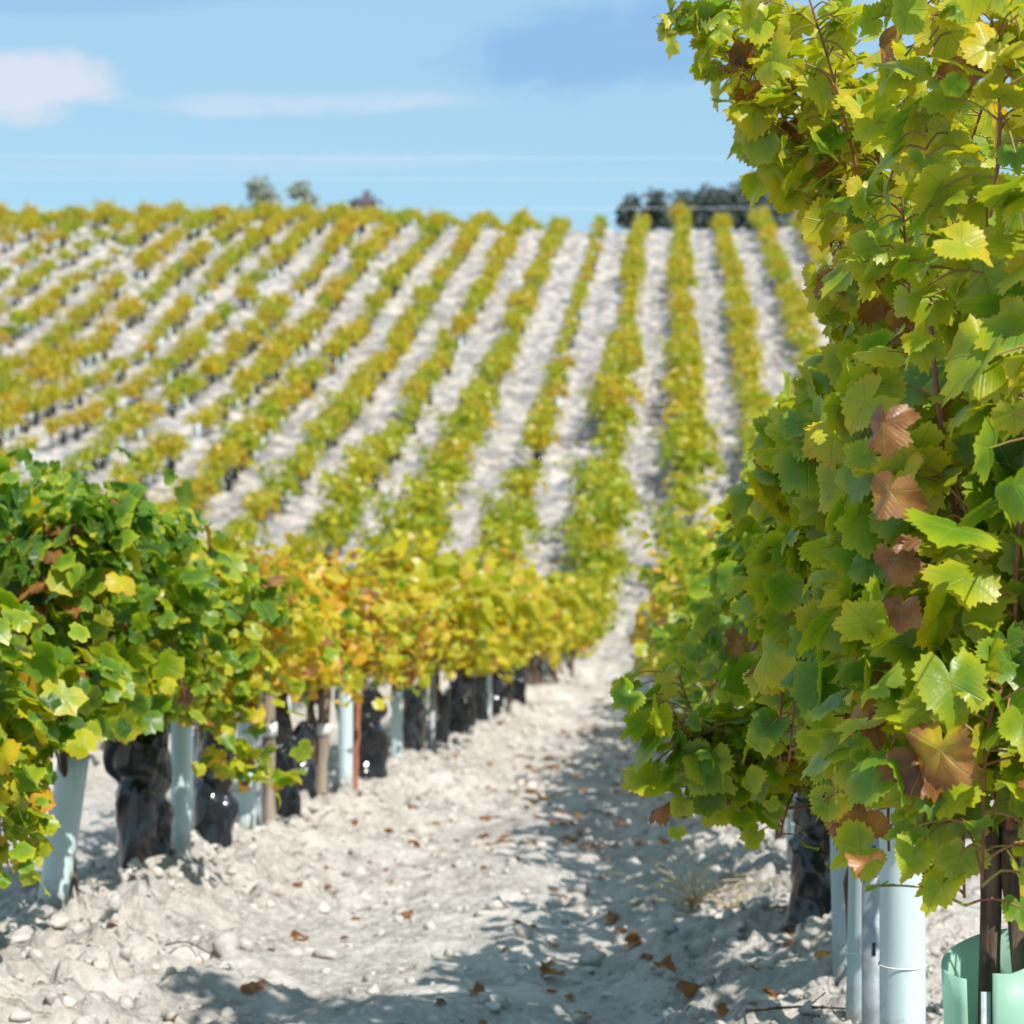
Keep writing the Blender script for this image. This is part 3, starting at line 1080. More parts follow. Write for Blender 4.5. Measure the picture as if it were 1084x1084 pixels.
far_acc = Acc()
hill_count = {}
for idx, (y, x, row, k, u, v_) in enumerate(spots):
    thin = row == -2 and y > 62
    vig = float(vnoise(np.array([y * 0.16]), np.array([row * 3.7]), 97)[0])
    z = gz(x, y) - 0.02
    flip = math.pi if u < 0.5 else 0.0
    if y < 48:
        kk = int(v_ * 8)
        if row == -1 and y < 34:
            kk = 5 + int(v_ * 3)
        if row == 0:
            kk = 3 + int(v_ * 5)
    else:
        kk = int(v_ * 12)
        if y < 75:
            kk = [0, 1, 4, 5, 8, 9, 0, 1, 4, 5, 2, 6][kk]
        if x < -14 and v_ > 0.6:
            kk = [2, 3, 6, 7, 10, 11][kk % 6]
    s = (0.92 + 0.22 * u) * (1.0 + 0.36 * float(sst(-y, -98, -60)) * float(sst(x, -16, -6)) if y > 48 else 1.08)
    if y > 58:
        s *= (1.0 + 0.20 * vig) * (0.80 if thin else 1.0)
        if thin or vig < -0.45:
            kk = [2, 5, 8, 11][kk % 4]
    if idx < N_IND:
        hill_count[row] = hill_count.get(row, 0) + 1
        e = empty('grapevine', (x, y, z))
        e.rotation_euler.z = flip
        e.scale = (s, s, s)
        if y < 48:
            cw = ['green-gold', 'green-gold', 'yellow-green', 'yellow-green', 'yellow', 'yellow', 'golden', 'golden'][kk]
            tag(e, '%s vine %s along the %s, before the valley bottom' % (cw, ordw(k), row_phrase(row)), 'grapevine', VINE_GROUP)
            parts = (('foliage', MID[kk][0]), ('shoots', MID[kk][1]), ('trunk', MID[kk][2]))
        else:
            tag(e, 'small %s hillside vine, %s up the %s' % (COLW[kk % 4], ordw(k), row_phrase(row)), 'grapevine', VINE_GROUP)
            parts = (('foliage', FAR[kk][2]), ('trunk', FAR[kk][3]))
        for nm, me in parts:
            obj(nm, me, e)
    else:
        c_, s_ = math.cos(flip) * s, math.sin(flip) * s
        for j, a in enumerate(FAR[kk][:2]):
            V_ = np.concatenate(a.v)
            W_ = np.stack([V_[:, 0] * c_ - V_[:, 1] * s_ + x, V_[:, 0] * s_ + V_[:, 1] * c_ + y, V_[:, 2] * s + z], -1)
            colr = np.concatenate(a.c).copy()
            if j == 0:
                colr[:, 0] = np.clip(colr[:, 0] + (u - 0.5) * 0.12, 0, 1)
            far_acc.add(W_, np.concatenate(a.l), np.concatenate(a.s), None, colr, j)
fv = obj('hillside_vines', far_acc.mesh('hillside_vines', [M_LEAF_FAR, M_BARK], False))
tag(fv, 'rows of small golden vines covering the upper hillside up to its crest', 'vineyard', kind='stuff')
print('vines', len(spots), 'stuff', max(0, len(spots) - N_IND))

# ------------------------------------------------------------------ guards
GUARD_GROUP = 'plastic guards round the young vines'


def tube_guard(x, y, label, h=0.55, rad=0.046, lean=(0, 0), mat=None, h_below=0.08, sides=26, seam=True):
    r_ = random.Random(int(x * 1000) + int(y * 1000))
    a = Acc()
    n = 9
    zz = np.linspace(-h_below, h, n)
    ang = np.linspace(0, 2 * np.pi, sides, endpoint=False)
    ph = r_.uniform(0, 6)
    outer, inner = [], []
    for z in zz:
        f = z / h
        el = 1 + 0.05 * np.cos(2 * ang + ph) + 0.015 * np.cos(5 * ang + 3 * f + ph) + 0.02 * f * np.cos(ang + ph)
        cx, cy = lean[0] * z, lean[1] * z
        outer.append(np.stack([cx + rad * el * np.cos(ang), cy + rad * el * np.sin(ang), np.full(sides, z)], -1))
        inner.append(np.stack([cx + (rad - 0.0025) * el * np.cos(ang), cy + (rad - 0.0025) * el * np.sin(ang), np.full(sides, z)], -1))
    V_ = np.concatenate(outer + inner[::-1])
    q = []
    m = 2 * n
    for i in range(m - 1):
        for j in range(sides):
            k = (j + 1) % sides
            q += [i * sides + j, i * sides + k, (i + 1) * sides + k, (i + 1) * sides + j]
    a.add(V_, q, [4] * ((m - 1) * sides))
    e = empty('vine_guard', (x, y, gz(x, y)))
    tag(e, label, 'vine guard', GUARD_GROUP)
    obj('tube', a.mesh('tube', [mat or M_TUBE]), e)
    if seam:
        b = Acc()
        zb = h * 0.36
        t = np.linspace(0, 2 * np.pi, 33)
        ring = np.stack([lean[0] * zb + (rad * 1.06) * np.cos(t), lean[1] * zb + (rad * 1.06) * np.sin(t), np.full(33, zb)], -1)
        b.tube(ring, 0.0016, 5, 0, False)
        obj('tie', b.mesh('tie', [M_BAND]), e)
    return e


def black_wrap(x, y, label, h=0.52, rad=0.12, seed=0):
    r_ = np.random.default_rng(seed)
    n, sides = 64, 132
    zz = np.linspace(-0.10, h, n)
    ang = np.linspace(0, 2 * np.pi, sides, endpoint=False)
    A_, Z_ = np.meshgrid(ang, zz)
    ca, sa = np.cos(A_), np.sin(A_)
    ph = r_.uniform(0, 6, 6)
    rr = 1 + 0.15 * np.cos(2 * A_ + ph[0] + Z_ * 3) + 0.05 * np.cos(3 * A_ + ph[1] - Z_ * 6)
    wob = 0.7 * vnoise(ca * 1.3 + seed, sa * 1.3 + Z_ * 4, seed)
    for kk in range(7):           # straight-sided folds in several directions, like crumpled sheet
        ka = int(r_.integers(1, 5))
        kz = r_.uniform(-26, 26)
        f_ = (ka * A_ + kz * Z_ + wob * 2.0) / 6.2832 + r_.random()
        tri = 2 * np.abs(2 * (f_ - np.floor(f_ + 0.5))) - 1
        mask = np.clip(0.5 + 1.2 * vnoise(ca * 1.4 + 5 * kk, sa * 1.4 + Z_ * 5, seed + kk), 0, 1)
        rr = rr + (0.10 if kk < 4 else 0.05) * tri * mask
    for kk in range(4):
        ka = int(r_.integers(4, 10))
        f_ = (ka * A_ + r_.uniform(-70, 70) * Z_ + wob * 5.0) / 6.2832 + r_.random()
        tri = 2 * np.abs(2 * (f_ - np.floor(f_ + 0.5))) - 1
        rr = rr + 0.011 * tri * np.clip(0.3 + 1.6 * vnoise(ca * 2.4 + 3 * kk, sa * 2.4 + Z_ * 9, seed + 30 + kk), 0, 1)
    rr = rad * rr * (1.0 - 0.24 * np.exp(-((Z_ - h * 0.58 - 0.05 * np.cos(A_ + ph[4])) / 0.03) ** 2))
    rr = rr * np.clip(1.02 + 0.14 * np.cos(A_ + ph[5]) * (Z_ / h) ** 2 - 0.10 * (Z_ / h) ** 3, 0.5, 1.3)
    top = (Z_ > h * 0.9) * 0.05 * np.cos(3 * A_ + ph[2])
    X_ = rr * ca * 1.05 + 0.04 * Z_ * np.cos(ph[3])
    Y_ = rr * sa + 0.04 * Z_ * np.sin(ph[3])
    V_ = np.stack([X_, Y_, Z_ + top], -1).reshape(-1, 3)
    i = np.arange(n - 1)[:, None] * sides
    j = np.arange(sides)[None, :]
    k = (j + 1) % sides
    q = np.stack([i + j, i + k, i + sides + k, i + sides + j], -1).reshape(-1)
    a = Acc()
    a.add(V_, q, [4] * ((n - 1) * sides))
    o = obj('plastic_wrap', a.mesh('plastic_wrap', [M_BLACK], True), None, (x, y, gz(x, y)))
    md = o.modifiers.new('thickness', 'SOLIDIFY')
    md.thickness = 0.003
    tag(o, label, 'plastic wrap', 'black plastic wraps round vine trunks')
    return o


def open_guard(x, y, label):
    """split sheet guard, curled open at the top, green inside"""
    e = empty('vine_guard', (x, y, gz(x, y)))
    tag(e, label, 'vine guard', GUARD_GROUP)
    n, m = 14, 40
    zz = np.linspace(-0.08, 0.55, n)
    # spiral sheet: starts at the front right, runs round the back and overlaps at the front left
    t = np.linspace(0, 1, m)
    a0, a1 = R(-100), R(230)
    V_, I_ = [], []
    for z in zz:
        f = max(0.0, z / 0.55)
        a = a0 + (a1 - a0) * t
        r = 0.060 + 0.014 * f + 0.012 * t ** 3 * f
        top = z + (0.018 * np.sin(a) + 0.020 * np.cos(a)) * f ** 3
        V_.append(np.stack([r * np.cos(a) * 1.05, r * np.sin(a), top], -1))
    V_ = np.concatenate(V_)
    i = np.arange(n - 1)[:, None] * m
    j = np.arange(m - 1)[None, :]
    q = np.stack([i + j, i + j + 1, i + m + j + 1, i + m + j], -1).reshape(-1)
    a = Acc()
    a.add(V_, q, [4] * ((n - 1) * (m - 1)))
    o = obj('sheet', a.mesh('sheet', [M_GREENTUBE]), e)
    md = o.modifiers.new('thickness', 'SOLIDIFY')
    md.thickness = 0.003
    # perforated strip between sheet and lapped edge, and the second, pale folded panel
    st = Acc()
    st.box((-0.028, -0.066, 0.22), (0.007, 0.0015, 0.285))
    obj('perforated_strip', st.mesh('perforated_strip', [M_FOLD], False), e)
    p2 = Acc()
    t2 = np.linspace(R(-104), R(-38), 12)
    P_ = []
    for z in np.linspace(-0.08, 0.535, 8):
        P_.append(np.stack([0.077 * np.cos(t2) * 1.05, 0.079 * np.sin(t2), np.full(12, z)], -1))
    P_ = np.concatenate(P_)
    i = np.arange(7)[:, None] * 12
    j = np.arange(11)[None, :]
    p2.add(P_, np.stack([i + j, i + j + 1, i + 12 + j + 1, i + 12 + j], -1).reshape(-1), [4] * 77)
    o2 = obj('lapped_panel', p2.mesh('lapped_panel', [M_GREENTUBE]), e)
    md = o2.modifiers.new('thickness', 'SOLIDIFY')
    md.thickness = 0.003
    return e


open_guard(0.495, 3.22, 'pale green guard split open at the top, lower right corner')
tube_guard(0.485, 4.45, 'pale blue guard tube standing in full sun beneath the near right vine', 0.575, 0.047)
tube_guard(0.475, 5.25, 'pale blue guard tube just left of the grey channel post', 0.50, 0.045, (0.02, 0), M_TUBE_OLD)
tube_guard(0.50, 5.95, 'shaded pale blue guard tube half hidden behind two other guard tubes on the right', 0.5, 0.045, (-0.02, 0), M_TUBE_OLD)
black_wrap(0.53, 7.05, 'black plastic wrap in shade under the right-hand vines', 0.5, 0.12, 4)
tube_guard(0.5, 8.4, 'pale guard tube behind the black wrap on the right of the path', 0.5, 0.045, (0, 0), M_TUBE_OLD)

tube_guard(-2.17, 7.15, 'leaning pale blue guard tube at the lower left', 0.53, 0.058, (0.13, 0.05), M_TUBE)
black_wrap(-2.12, 8.2, 'crumpled black plastic wrap with a shiny dented top, nearest on the left', 0.56, 0.105, 1)
tube_guard(-2.06, 8.6, 'upright pale guard tube between the two nearest black wraps on the left', 0.60, 0.044)
black_wrap(-2.10, 9.35, 'narrow black plastic wrap just behind the upright guard tube on the left', 0.55, 0.095, 2)
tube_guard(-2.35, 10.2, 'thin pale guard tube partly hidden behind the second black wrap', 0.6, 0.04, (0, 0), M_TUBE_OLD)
tube_guard(-2.07, 10.0, 'pale guard tube in front of the stake with the white tie', 0.58, 0.044)
black_wrap(-2.1, 10.95, 'black plastic wrap behind the stake with the white tie', 0.52, 0.095, 3)
black_wrap(-2.16, 11.9, 'dark torn plastic wrap between two old vine trunks on the left', 0.46, 0.10, 6)
tube_guard(-2.05, 12.95, 'pale guard tube touching the rust brown stake', 0.62, 0.045)
black_wrap(-2.08, 13.9, 'wide crumpled black wrap right of the rust brown stake', 0.55, 0.14, 5)
tube_guard(-2.05, 15.4, 'bright guard tube past the wide crumpled wrap on the left', 0.60, 0.044)
black_wrap(-2.1, 16.3, 'black wrap just past the bright guard tube on the left', 0.55, 0.11, 7)
yy_ = 18.6
for k in range(9):
    black_wrap(-2.1 + 0.03 * math.sin(k * 2.1), yy_, 'small dark wrap, %s past the thin metal post along the left row' % ordw(k + 1), 0.44 + 0.1 * ((k * 7) % 4) / 3, 0.075 + 0.035 * ((k * 5) % 3) / 2, 10 + k)
    if k % 2 == 1:
        tube_guard(-2.06, yy_ + 0.6, 'small pale guard tube after the %s dark wrap past the thin metal post' % ordw(k + 1), 0.58, 0.045, (0, 0), None, 0.08, 14, False)
    yy_ += 1.25 + 0.25 * math.sin(k * 1.7)
for k in range(8):      # second row, seen under the left-hand canopy
    yv = 17.3 + k * 1.9
    if k % 2 == 0:
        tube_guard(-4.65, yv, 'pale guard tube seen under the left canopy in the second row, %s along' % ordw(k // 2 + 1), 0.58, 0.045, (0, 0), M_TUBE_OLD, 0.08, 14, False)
    else:
        black_wrap(-4.7, yv, 'black wrap seen under the left canopy in the second row, %s along' % ordw(k // 2 + 1), 0.5, 0.12, 30 + k)

# hillside guards: light flecks below the vines
WRAPS = []


def low_wrap(x, y, label):
    if not WRAPS:
        for k in range(3):
            r_ = np.random.default_rng(70 + k)
            a = Acc()
            a.tube([(0, 0, -0.1), (0.01, 0, 0.15), (0, 0.01, 0.35), (0, 0, 0.5)], [0.13, 0.12, 0.10, 0.13], 9, 0, True, 0.14, r_)
            WRAPS.append(a.mesh('plastic_wrap', [M_BLACK], False))
    o = obj('plastic_wrap', WRAPS[int(abs(x) * 97) % 3], None, (x, y, gz(x, y)))
    tag(o, label, 'plastic wrap', 'black plastic wraps round vine trunks')


hg = 0
for idx, (y, x, row, k, u, v_) in enumerate(spots):
    if y < 50 or (u * 7919) % 1 > 0.45:
        continue
    if idx < N_IND:
        e = tube_guard(x + 0.12, y - 0.3, 'tiny pale guard by the %s vine up the %s' % (ordw(k), row_phrase(row)), 0.58, 0.05, (0, 0), None, 0.08, 10, False)
        hg += 1
        if (u * 3571) % 1 < 0.6:
            low_wrap(x - 0.1, y + 0.3, 'small dark wrap by the %s vine up the %s' % (ordw(k), row_phrase(row)))
far_g = Acc()
for idx, (y, x, row, k, u, v_) in enumerate(spots):
    if idx < N_IND or (u * 7919) % 1 > 0.75:
        continue
    z = gz(x + 0.12, y - 0.3)
    dark = (u * 3571) % 1 < 0.6
    far_g.tube([(x + 0.12, y - 0.3, z - 0.08), (x + 0.12, y - 0.3, z + 0.55)], 0.06 if not dark else 0.11, 8, 1 if dark else 0)
tag(obj('hillside_guards', far_g.mesh('hillside_guards', [M_TUBE, M_BLACK])), 'pale tubes and dark wraps dotted under the upper hillside vines', 'vine guards', kind='stuff')

# ------------------------------------------------------------------ posts, stakes, wires
def channel_post(x, y, h, label, tip=False, wid=0.022):
    a = Acc()
    # C-section
    prof = np.array([(-1, -0.8), (1, -0.8), (1, 0.8), (0.6, 0.8), (0.6, -0.45), (-0.6, -0.45), (-0.6, 0.8), (-1, 0.8)]) * wid
    n = len(prof)
    zs = [-0.3, h] if not tip else [-0.3, h - 0.09, h]
    V_ = []
    for i, z in enumerate(zs):
        s = 0.25 if (tip and i == 2) else 1.0
        V_.append(np.concatenate([prof * s, np.full((n, 1), z)], 1))
    V_ = np.concatenate(V_)
    q, sz = [], []
    for i in range(len(zs) - 1):
        for j in range(n):
            k = (j + 1) % n
            q += [i * n + j, i * n + k, (i + 1) * n + k, (i + 1) * n + j]
            sz.append(4)
    q += list(range((len(zs) - 1) * n, len(zs) * n))
    sz.append(n)
    a.add(V_, q, sz)
    e = empty('trellis_post', (x, y, gz(x, y)))
    tag(e, label, 'trellis post', 'metal trellis posts')
    obj('channel', a.mesh('channel', [M_METAL], False), e)
    b = Acc()
    for z in np.arange(0.25, h - 0.1, 0.22):
        b.box((0, -0.8 * wid - 0.0015, z), (0.004, 0.0015, 0.014))
    obj('slots', b.mesh('slots', [M_BLACK], False), e)
    return e


channel_post(0.57, 3.42, 1.6, 'slotted grey metal post at the lower right edge beside the open green guard')
channel_post(0.455, 4.78, 1.7, 'grey channel post right behind the sunlit guard tube', False, 0.024)
channel_post(0.5, 9.8, 1.7, 'grey metal post among the vines right of the path')
channel_post(-2.06, 10.2, 1.17, 'grey pointed metal post rising through the golden vines on the left', True, 0.024)
channel_post(-2.02, 17.4, 1.15, 'thin metal post left of the path beyond the bright guard tube', False, 0.022)
channel_post(-2.1, 24.0, 1.5, 'distant metal post in the row left of the path, further than the thin one')


def stake(x, y, h, rad, mat, label, band=False, lean=(0, 0)):
    r_ = np.random.default_rng(int(y * 100))
    a = Acc()
    n = 10
    z = np.linspace(-0.15, h, n)
    pts = np.stack([lean[0] * z + r_.normal(size=n) * 0.002, lean[1] * z + r_.normal(size=n) * 0.002, z], -1)
    a.tube(pts, rad * (1 + 0.05 * r_.normal(size=n)), 10, 0, True, 0.05, r_)
    e = empty('vine_stake', (x, y, gz(x, y)))
    tag(e, label, 'stake', 'wooden stakes beside the vines')
    obj('stake_pole', a.mesh('stake_pole', [mat]), e)
    if band:
        b = Acc()
        zb = h * 0.62
        b.tube([(lean[0] * zb, lean[1] * zb, zb - 0.035), (lean[0] * zb, lean[1] * zb, zb + 0.035)], rad * 1.22, 14, 0, True)
        obj('tie_band', b.mesh('tie_band', [M_BAND]), e)


stake(-2.05, 10.45, 0.85, 0.036, M_WOOD, 'weathered grey stake with a white tie band', True)
stake(-2.0, 13.0, 0.62, 0.02, M_REDWOOD, 'rust brown stake leaning on a pale guard tube', False, (0.03, 0))
stake(-2.1, 12.3, 0.7, 0.038, M_WOOD, 'gnarled dark stake with a white tie in front of the torn wrap', True, (0.04, 0))
stake(-2.06, 16.9, 0.7, 0.036, M_WOOD, 'dark stake with a white tie just before the thin metal post', True, (0.05, 0))
stake(-2.06, 20.6, 0.7, 0.036, M_WOOD, 'stake with a white tie some way past the thin metal post', True)


def wire(x, z, y0, y1, label, rad=0.0016):
    a = Acc()
    ys_ = np.arange(y0, y1, 1.0)
    zz = base_h(np.full(len(ys_), x), ys_) + z - 0.01 * np.sin((ys_ - y0) / 5.0 * np.pi) ** 2
    a.tube(np.stack([np.full(len(ys_), x), ys_, zz], -1), rad, 5)
    tag(obj('trellis_wire', a.mesh('trellis_wire', [M_WIRE])), label, 'wire', 'trellis wires')


wire(-2.04, 0.72, 1.5, 46, 'low trellis wire under the vines left of the path')
wire(-2.04, 1.18, 1.5, 46, 'upper trellis wire through the vines left of the path')
wire(0.53, 0.74, 1.0, 46, 'low trellis wire under the vines right of the path')
wire(0.53, 1.25, 1.0, 46, 'upper trellis wire through the vines right of the path')

# ------------------------------------------------------------------ loose things on the ground
def clod_shape(r_, n_lat=7, n_lon=10):
    v = [(0, 0, 1.0)]
    for i in range(1, n_lat):
        p = math.pi * i / n_lat
        for j in range(n_lon):
            q_ = 2 * math.pi * j / n_lon
            v.append((math.sin(p) * math.cos(q_), math.sin(p) * math.sin(q_), math.cos(p)))
    v.append((0, 0, -1.0))
    v = np.array(v)
    dirs = r_.normal(size=(9, 3))
    dirs /= np.linalg.norm(dirs, axis=1)[:, None]
    cut = r_.uniform(0.42, 0.85, 9)
    for d, c in zip(dirs, cut):       # chop facets off
        h = v @ d
        v = v - np.outer(np.clip(h - c, 0, None), d)
    v = v * (1 + 0.07 * r_.normal(size=(len(v), 1))) * np.array([1, r_.uniform(0.7, 1.0), r_.uniform(0.55, 0.85)])
    l, s = [], []
    for j in range(n_lon):
        l += [0, 1 + j, 1 + (j + 1) % n_lon]
        s.append(3)
    for i in range(n_lat - 2):
        o = 1 + i * n_lon
        for j in range(n_lon):
            k = (j + 1) % n_lon
            l += [o + j, o + n_lon + j, o + n_lon + k, o + k]
            s.append(4)
    o = 1 + (n_lat - 2) * n_lon
    last = len(v) - 1
    for j in range(n_lon):
        l += [o + j, last, o + (j + 1) % n_lon]
        s.append(3)
    return v, np.array(l), np.array(s)


cr_ = np.random.default_rng(77)
CL = [clod_shape(cr_, 6, 8) for _ in range(8)]
n_c = 24000
cy = 4.2 + (cr_.random(n_c) ** 1.7) * 22
cx = -3.4 + cr_.random(n_c) * 4.8
keep = cr_.random(n_c) < (0.22 + 0.78 * np.exp(-(row_dist(cx) / 0.6) ** 2))
cx, cy = cx[keep], cy[keep]
cz = ground_h(cx, cy)
csz = 0.004 + 0.024 * cr_.random(len(cx)) ** 4 + np.where(cr_.random(len(cx)) < 0.03, 0.02, 0)
csz = csz * (1 + (cy / 22.0))
ca_ = Acc()
rot = cr_.random(len(cx)) * 6.283
for k in range(8):
    sel = np.arange(len(cx)) % 8 == k
    v, l, s = CL[k]
    c_, s_ = np.cos(rot[sel]), np.sin(rot[sel])
    V_ = np.stack([(v[None, :, 0] * c_[:, None] - v[None, :, 1] * s_[:, None]) * csz[sel][:, None] + cx[sel][:, None],
                   (v[None, :, 0] * s_[:, None] + v[None, :, 1] * c_[:, None]) * csz[sel][:, None] + cy[sel][:, None],
                   v[None, :, 2] * csz[sel][:, None] + cz[sel][:, None] + 0.15 * csz[sel][:, None]], -1)
    m = sel.sum()
    ca_.add(V_.reshape(-1, 3), (l[None, :] + np.arange(m)[:, None] * len(v)).reshape(-1), np.tile(s, m))
tag(obj('chalk_clods', ca_.mesh('chalk_clods', [M_CLOD], False)), 'loose white chalk clods strewn over the path and banks', 'clods', kind='stuff')


def at_ground(px, py):
    """ground point seen at a spot of the photo (used once, to read positions off)"""
    t = R(4.42)
    u_, v_ = (px - 542) / 2200.0, (542 - py) / 2200.0
    d = np.array([math.cos(t) * u_ - math.sin(t), math.sin(t) * u_ + math.cos(t), v_])
    s0 = 3.0
    for s in np.arange(3.0, 60, 0.01):
        p = d * s
        if 1.0 + p[2] < gz(p[0], p[1]):
            return p[0], p[1]
    return d[0] * 6, d[1] * 6


big = [(620, 1022, 0.036, 'pale chalk clod standing on the path edge near the bottom, right of centre'),
       (608, 960, 0.030, 'white chalk clod at the edge of the shade on the right of the path'),
       (20, 1000, 0.06, 'big chalk lump at the lower left edge below the leaning guard tube'),
       (60, 985, 0.045, 'rounded chalk lump at the foot of the leaning guard tube'),
       (395, 1050, 0.032, 'chalk clod in the middle of the path at the bottom'),
       (780, 985, 0.04, 'grey chalk lump under the right-hand vines')]
for i, (px, py, s_, lab) in enumerate(big):
    gx_, gy_ = at_ground(px, py)
    v, l, s = clod_shape(np.random.default_rng(40 + i), 12, 18)
    v = v * s_
    a = Acc()
    a.add(v, l, s)
    tag(obj('chalk_lump', a.mesh('chalk_lump', [M_CLOD]), None, (gx_, gy_, gz(gx_, gy_) + s_ * 0.25)), lab, 'chalk lump', 'chalk lumps on the ground')

# fallen leaves: the ones that stand out are things, the rest is litter
fl = [(315, 996, 0.058, 'ochre fallen leaf lying on the path, left of centre'),
      (268, 1048, 0.060, 'dark brown curled leaf at the bottom left of the path'),
      (585, 1040, 0.06, 'brown fallen leaf at the bottom of the path, just right of centre'),
      (735, 1052, 0.07, 'rust brown leaf in the shade at the bottom right'),
      (700, 1030, 0.06, 'dry brown leaf in the shade left of the guard tubes'),
      (668, 1005, 0.06, 'brown leaf on the edge of the shade right of the path'),
      (645, 975, 0.05, 'red-brown leaf by the white clod right of the path'),
      (505, 1056, 0.04, 'small orange leaf at the bottom centre of the path'),
      (432, 972, 0.04, 'small orange leaf on the sunlit middle of the path')]
for i, (px, py, s_, lab) in enumerate(fl):
    r_ = np.random.default_rng(60 + i)
    gx_, gy_ = at_ground(px, py)
    a = Acc()
    ang = r_.uniform(0, 6.28)
    add_leaves(a, [(0, 0, 0.0)], [(math.cos(ang), math.sin(ang), 0.15)], [(0.2 * r_.normal(), -0.35, 1.0)], np.array([s_ * 0.8]),
               np.array([[0.95, 0.9 if i != 0 and i < 7 else 0.62, r_.random()]]), 0, r_, np.array([True]))
    tag(obj('fallen_leaf', a.mesh('fallen_leaf', [M_LEAF]), None, (gx_, gy_, gz(gx_, gy_) + 0.018)), lab, 'fallen leaf', 'fallen vine leaves')

lt = np.random.default_rng(81)
la = Acc()


def litter(n, x0, x1, y0, y1, size, lod, power=1.0):
    x = lt.uniform(x0, x1, n)
    y = y0 + (y1 - y0) * lt.random(n) ** power
    z = ground_h(x, y) + 0.012
    ang = lt.uniform(0, 6.28, n)
    tip = np.stack([np.cos(ang), np.sin(ang), lt.normal(size=n) * 0.25], -1)
    nr = np.stack([lt.normal(size=n) * 0.35, lt.normal(size=n) * 0.35, np.ones(n)], -1)
    col = np.stack([lt.uniform(0.85, 1.0, n), lt.uniform(0.5, 1.0, n), lt.uniform(0.2, 0.7, n)], -1)
    if lod == 3:
        col[:, 1] = lt.uniform(0.35, 0.8, n)
    add_leaves(la, np.stack([x, y, z], -1), tip, nr, size * lt.uniform(0.5, 1.15, n), col, lod, lt)


litter(60, -0.35, 0.45, 4.4, 8.5, 0.034, 1)
litter(90, -1.9, -0.2, 5.0, 13, 0.027, 1)
litter(420, -1.9, 0.5, 11, 48, 0.05, 2, 1.3)
litter(260, -1.2, 0.2, 11, 48, 0.05, 2, 1.3)
for row in range(-14, 5):
    cxr = ROW0 + ROWD * (row + 0.5)
    n = 520 if row > -7 else 140
    litter(n, cxr - 0.16, cxr + 0.16, 49, 138, 0.085, 3)
    litter(n // 2, cxr - 0.95, cxr - 0.6, 49, 138, 0.085, 3)
    litter(n // 3, cxr - 1.0, cxr + 1.0, 48, 110, 0.085, 3)
tag(obj('leaf_litter', la.mesh('leaf_litter', [M_LEAF])), 'scattered red-brown vine leaves fallen on the chalk soil', 'leaf litter', kind='stuff')


def dry_weed(px, py, label, n=26, h=0.20, seed=0):
    r_ = np.random.default_rng(seed)
    gx_, gy_ = at_ground(px, py)
    a = Acc()
    for i in range(n):
        d = r_.normal(size=2) * 0.7
        L = h * r_.uniform(0.4, 1.1)
        up = r_.uniform(0.1, 0.75)
        p0 = np.array([r_.normal() * 0.015, r_.normal() * 0.015, -0.01])
        p1 = p0 + np.array([d[0] * L * 0.5, d[1] * L * 0.5, L * up * 0.7])
        p2 = p0 + np.array([d[0] * L, d[1] * L, L * up])
        a.tube(spline([p0, p1, p2], 7), np.linspace(0.0042, 0.0020, 7), 4)
        if i % 2 == 0:
            a.tube(spline([p1, p1 + np.array([r_.normal() * .03, r_.normal() * .03, .03]), p1 + np.array([r_.normal() * .06, r_.normal() * .06, .05])], 5),
                   np.linspace(0.003, 0.002, 5), 4)
    tag(obj('dry_weed', a.mesh('dry_weed', [M_DRY]), None, (gx_, gy_, gz(gx_, gy_))), label, 'dry weed', 'dry weeds on the right bank')


dry_weed(735, 955, 'straw-coloured dry weed sprawling on the shaded bank, left of the black wrap', 30, 0.34, 1)
dry_weed(772, 965, 'upright tuft of dry straw beside the black wrap', 14, 0.17, 2)


def twig(pts, label, rad=0.004):
    P_ = []
    for px, py in pts:
        gx_, gy_ = at_ground(px, py)
        P_.append((gx_, gy_, gz(gx_, gy_) + 0.012))
    o = np.array(P_[0])
    a = Acc()
    p = spline([tuple(np.array(q_) - o) for q_ in P_], 14)
    a.tube(p, np.linspace(rad, rad * 0.5, 14), 5, 0, True, 0.1)
    mid = p[7]
    a.tube(spline([mid, mid + np.array([0.03, 0.03, 0.015]), mid + np.array([0.05, 0.07, 0.02])], 6), rad * 0.5, 4)
    tag(obj('twig', a.mesh('twig', [M_BARK]), None, tuple(o)), label, 'twig', 'pruned twigs on the ground')


twig([(175, 1004), (200, 1008), (235, 1022)], 'dark forked twig on the left side of the path')
twig([(790, 1078), (850, 1072), (905, 1076)], 'long dark twig lying below the right-hand guard tubes', 0.005)

gx_, gy_ = at_ground(713, 986)
bs = Acc()
bs.tube(spline([(-0.012, 0, 0), (0, 0.004, 0.006), (0.013, 0, 0.001)], 6), [0.003, 0.005, 0.006, 0.005, 0.004, 0.002], 6)
tag(obj('plastic_scrap', bs.mesh('plastic_scrap', [M_BLUE]), None, (gx_, gy_, gz(gx_, gy_) + 0.008)), 'tiny blue plastic scrap in the shade under the vines', 'litter')

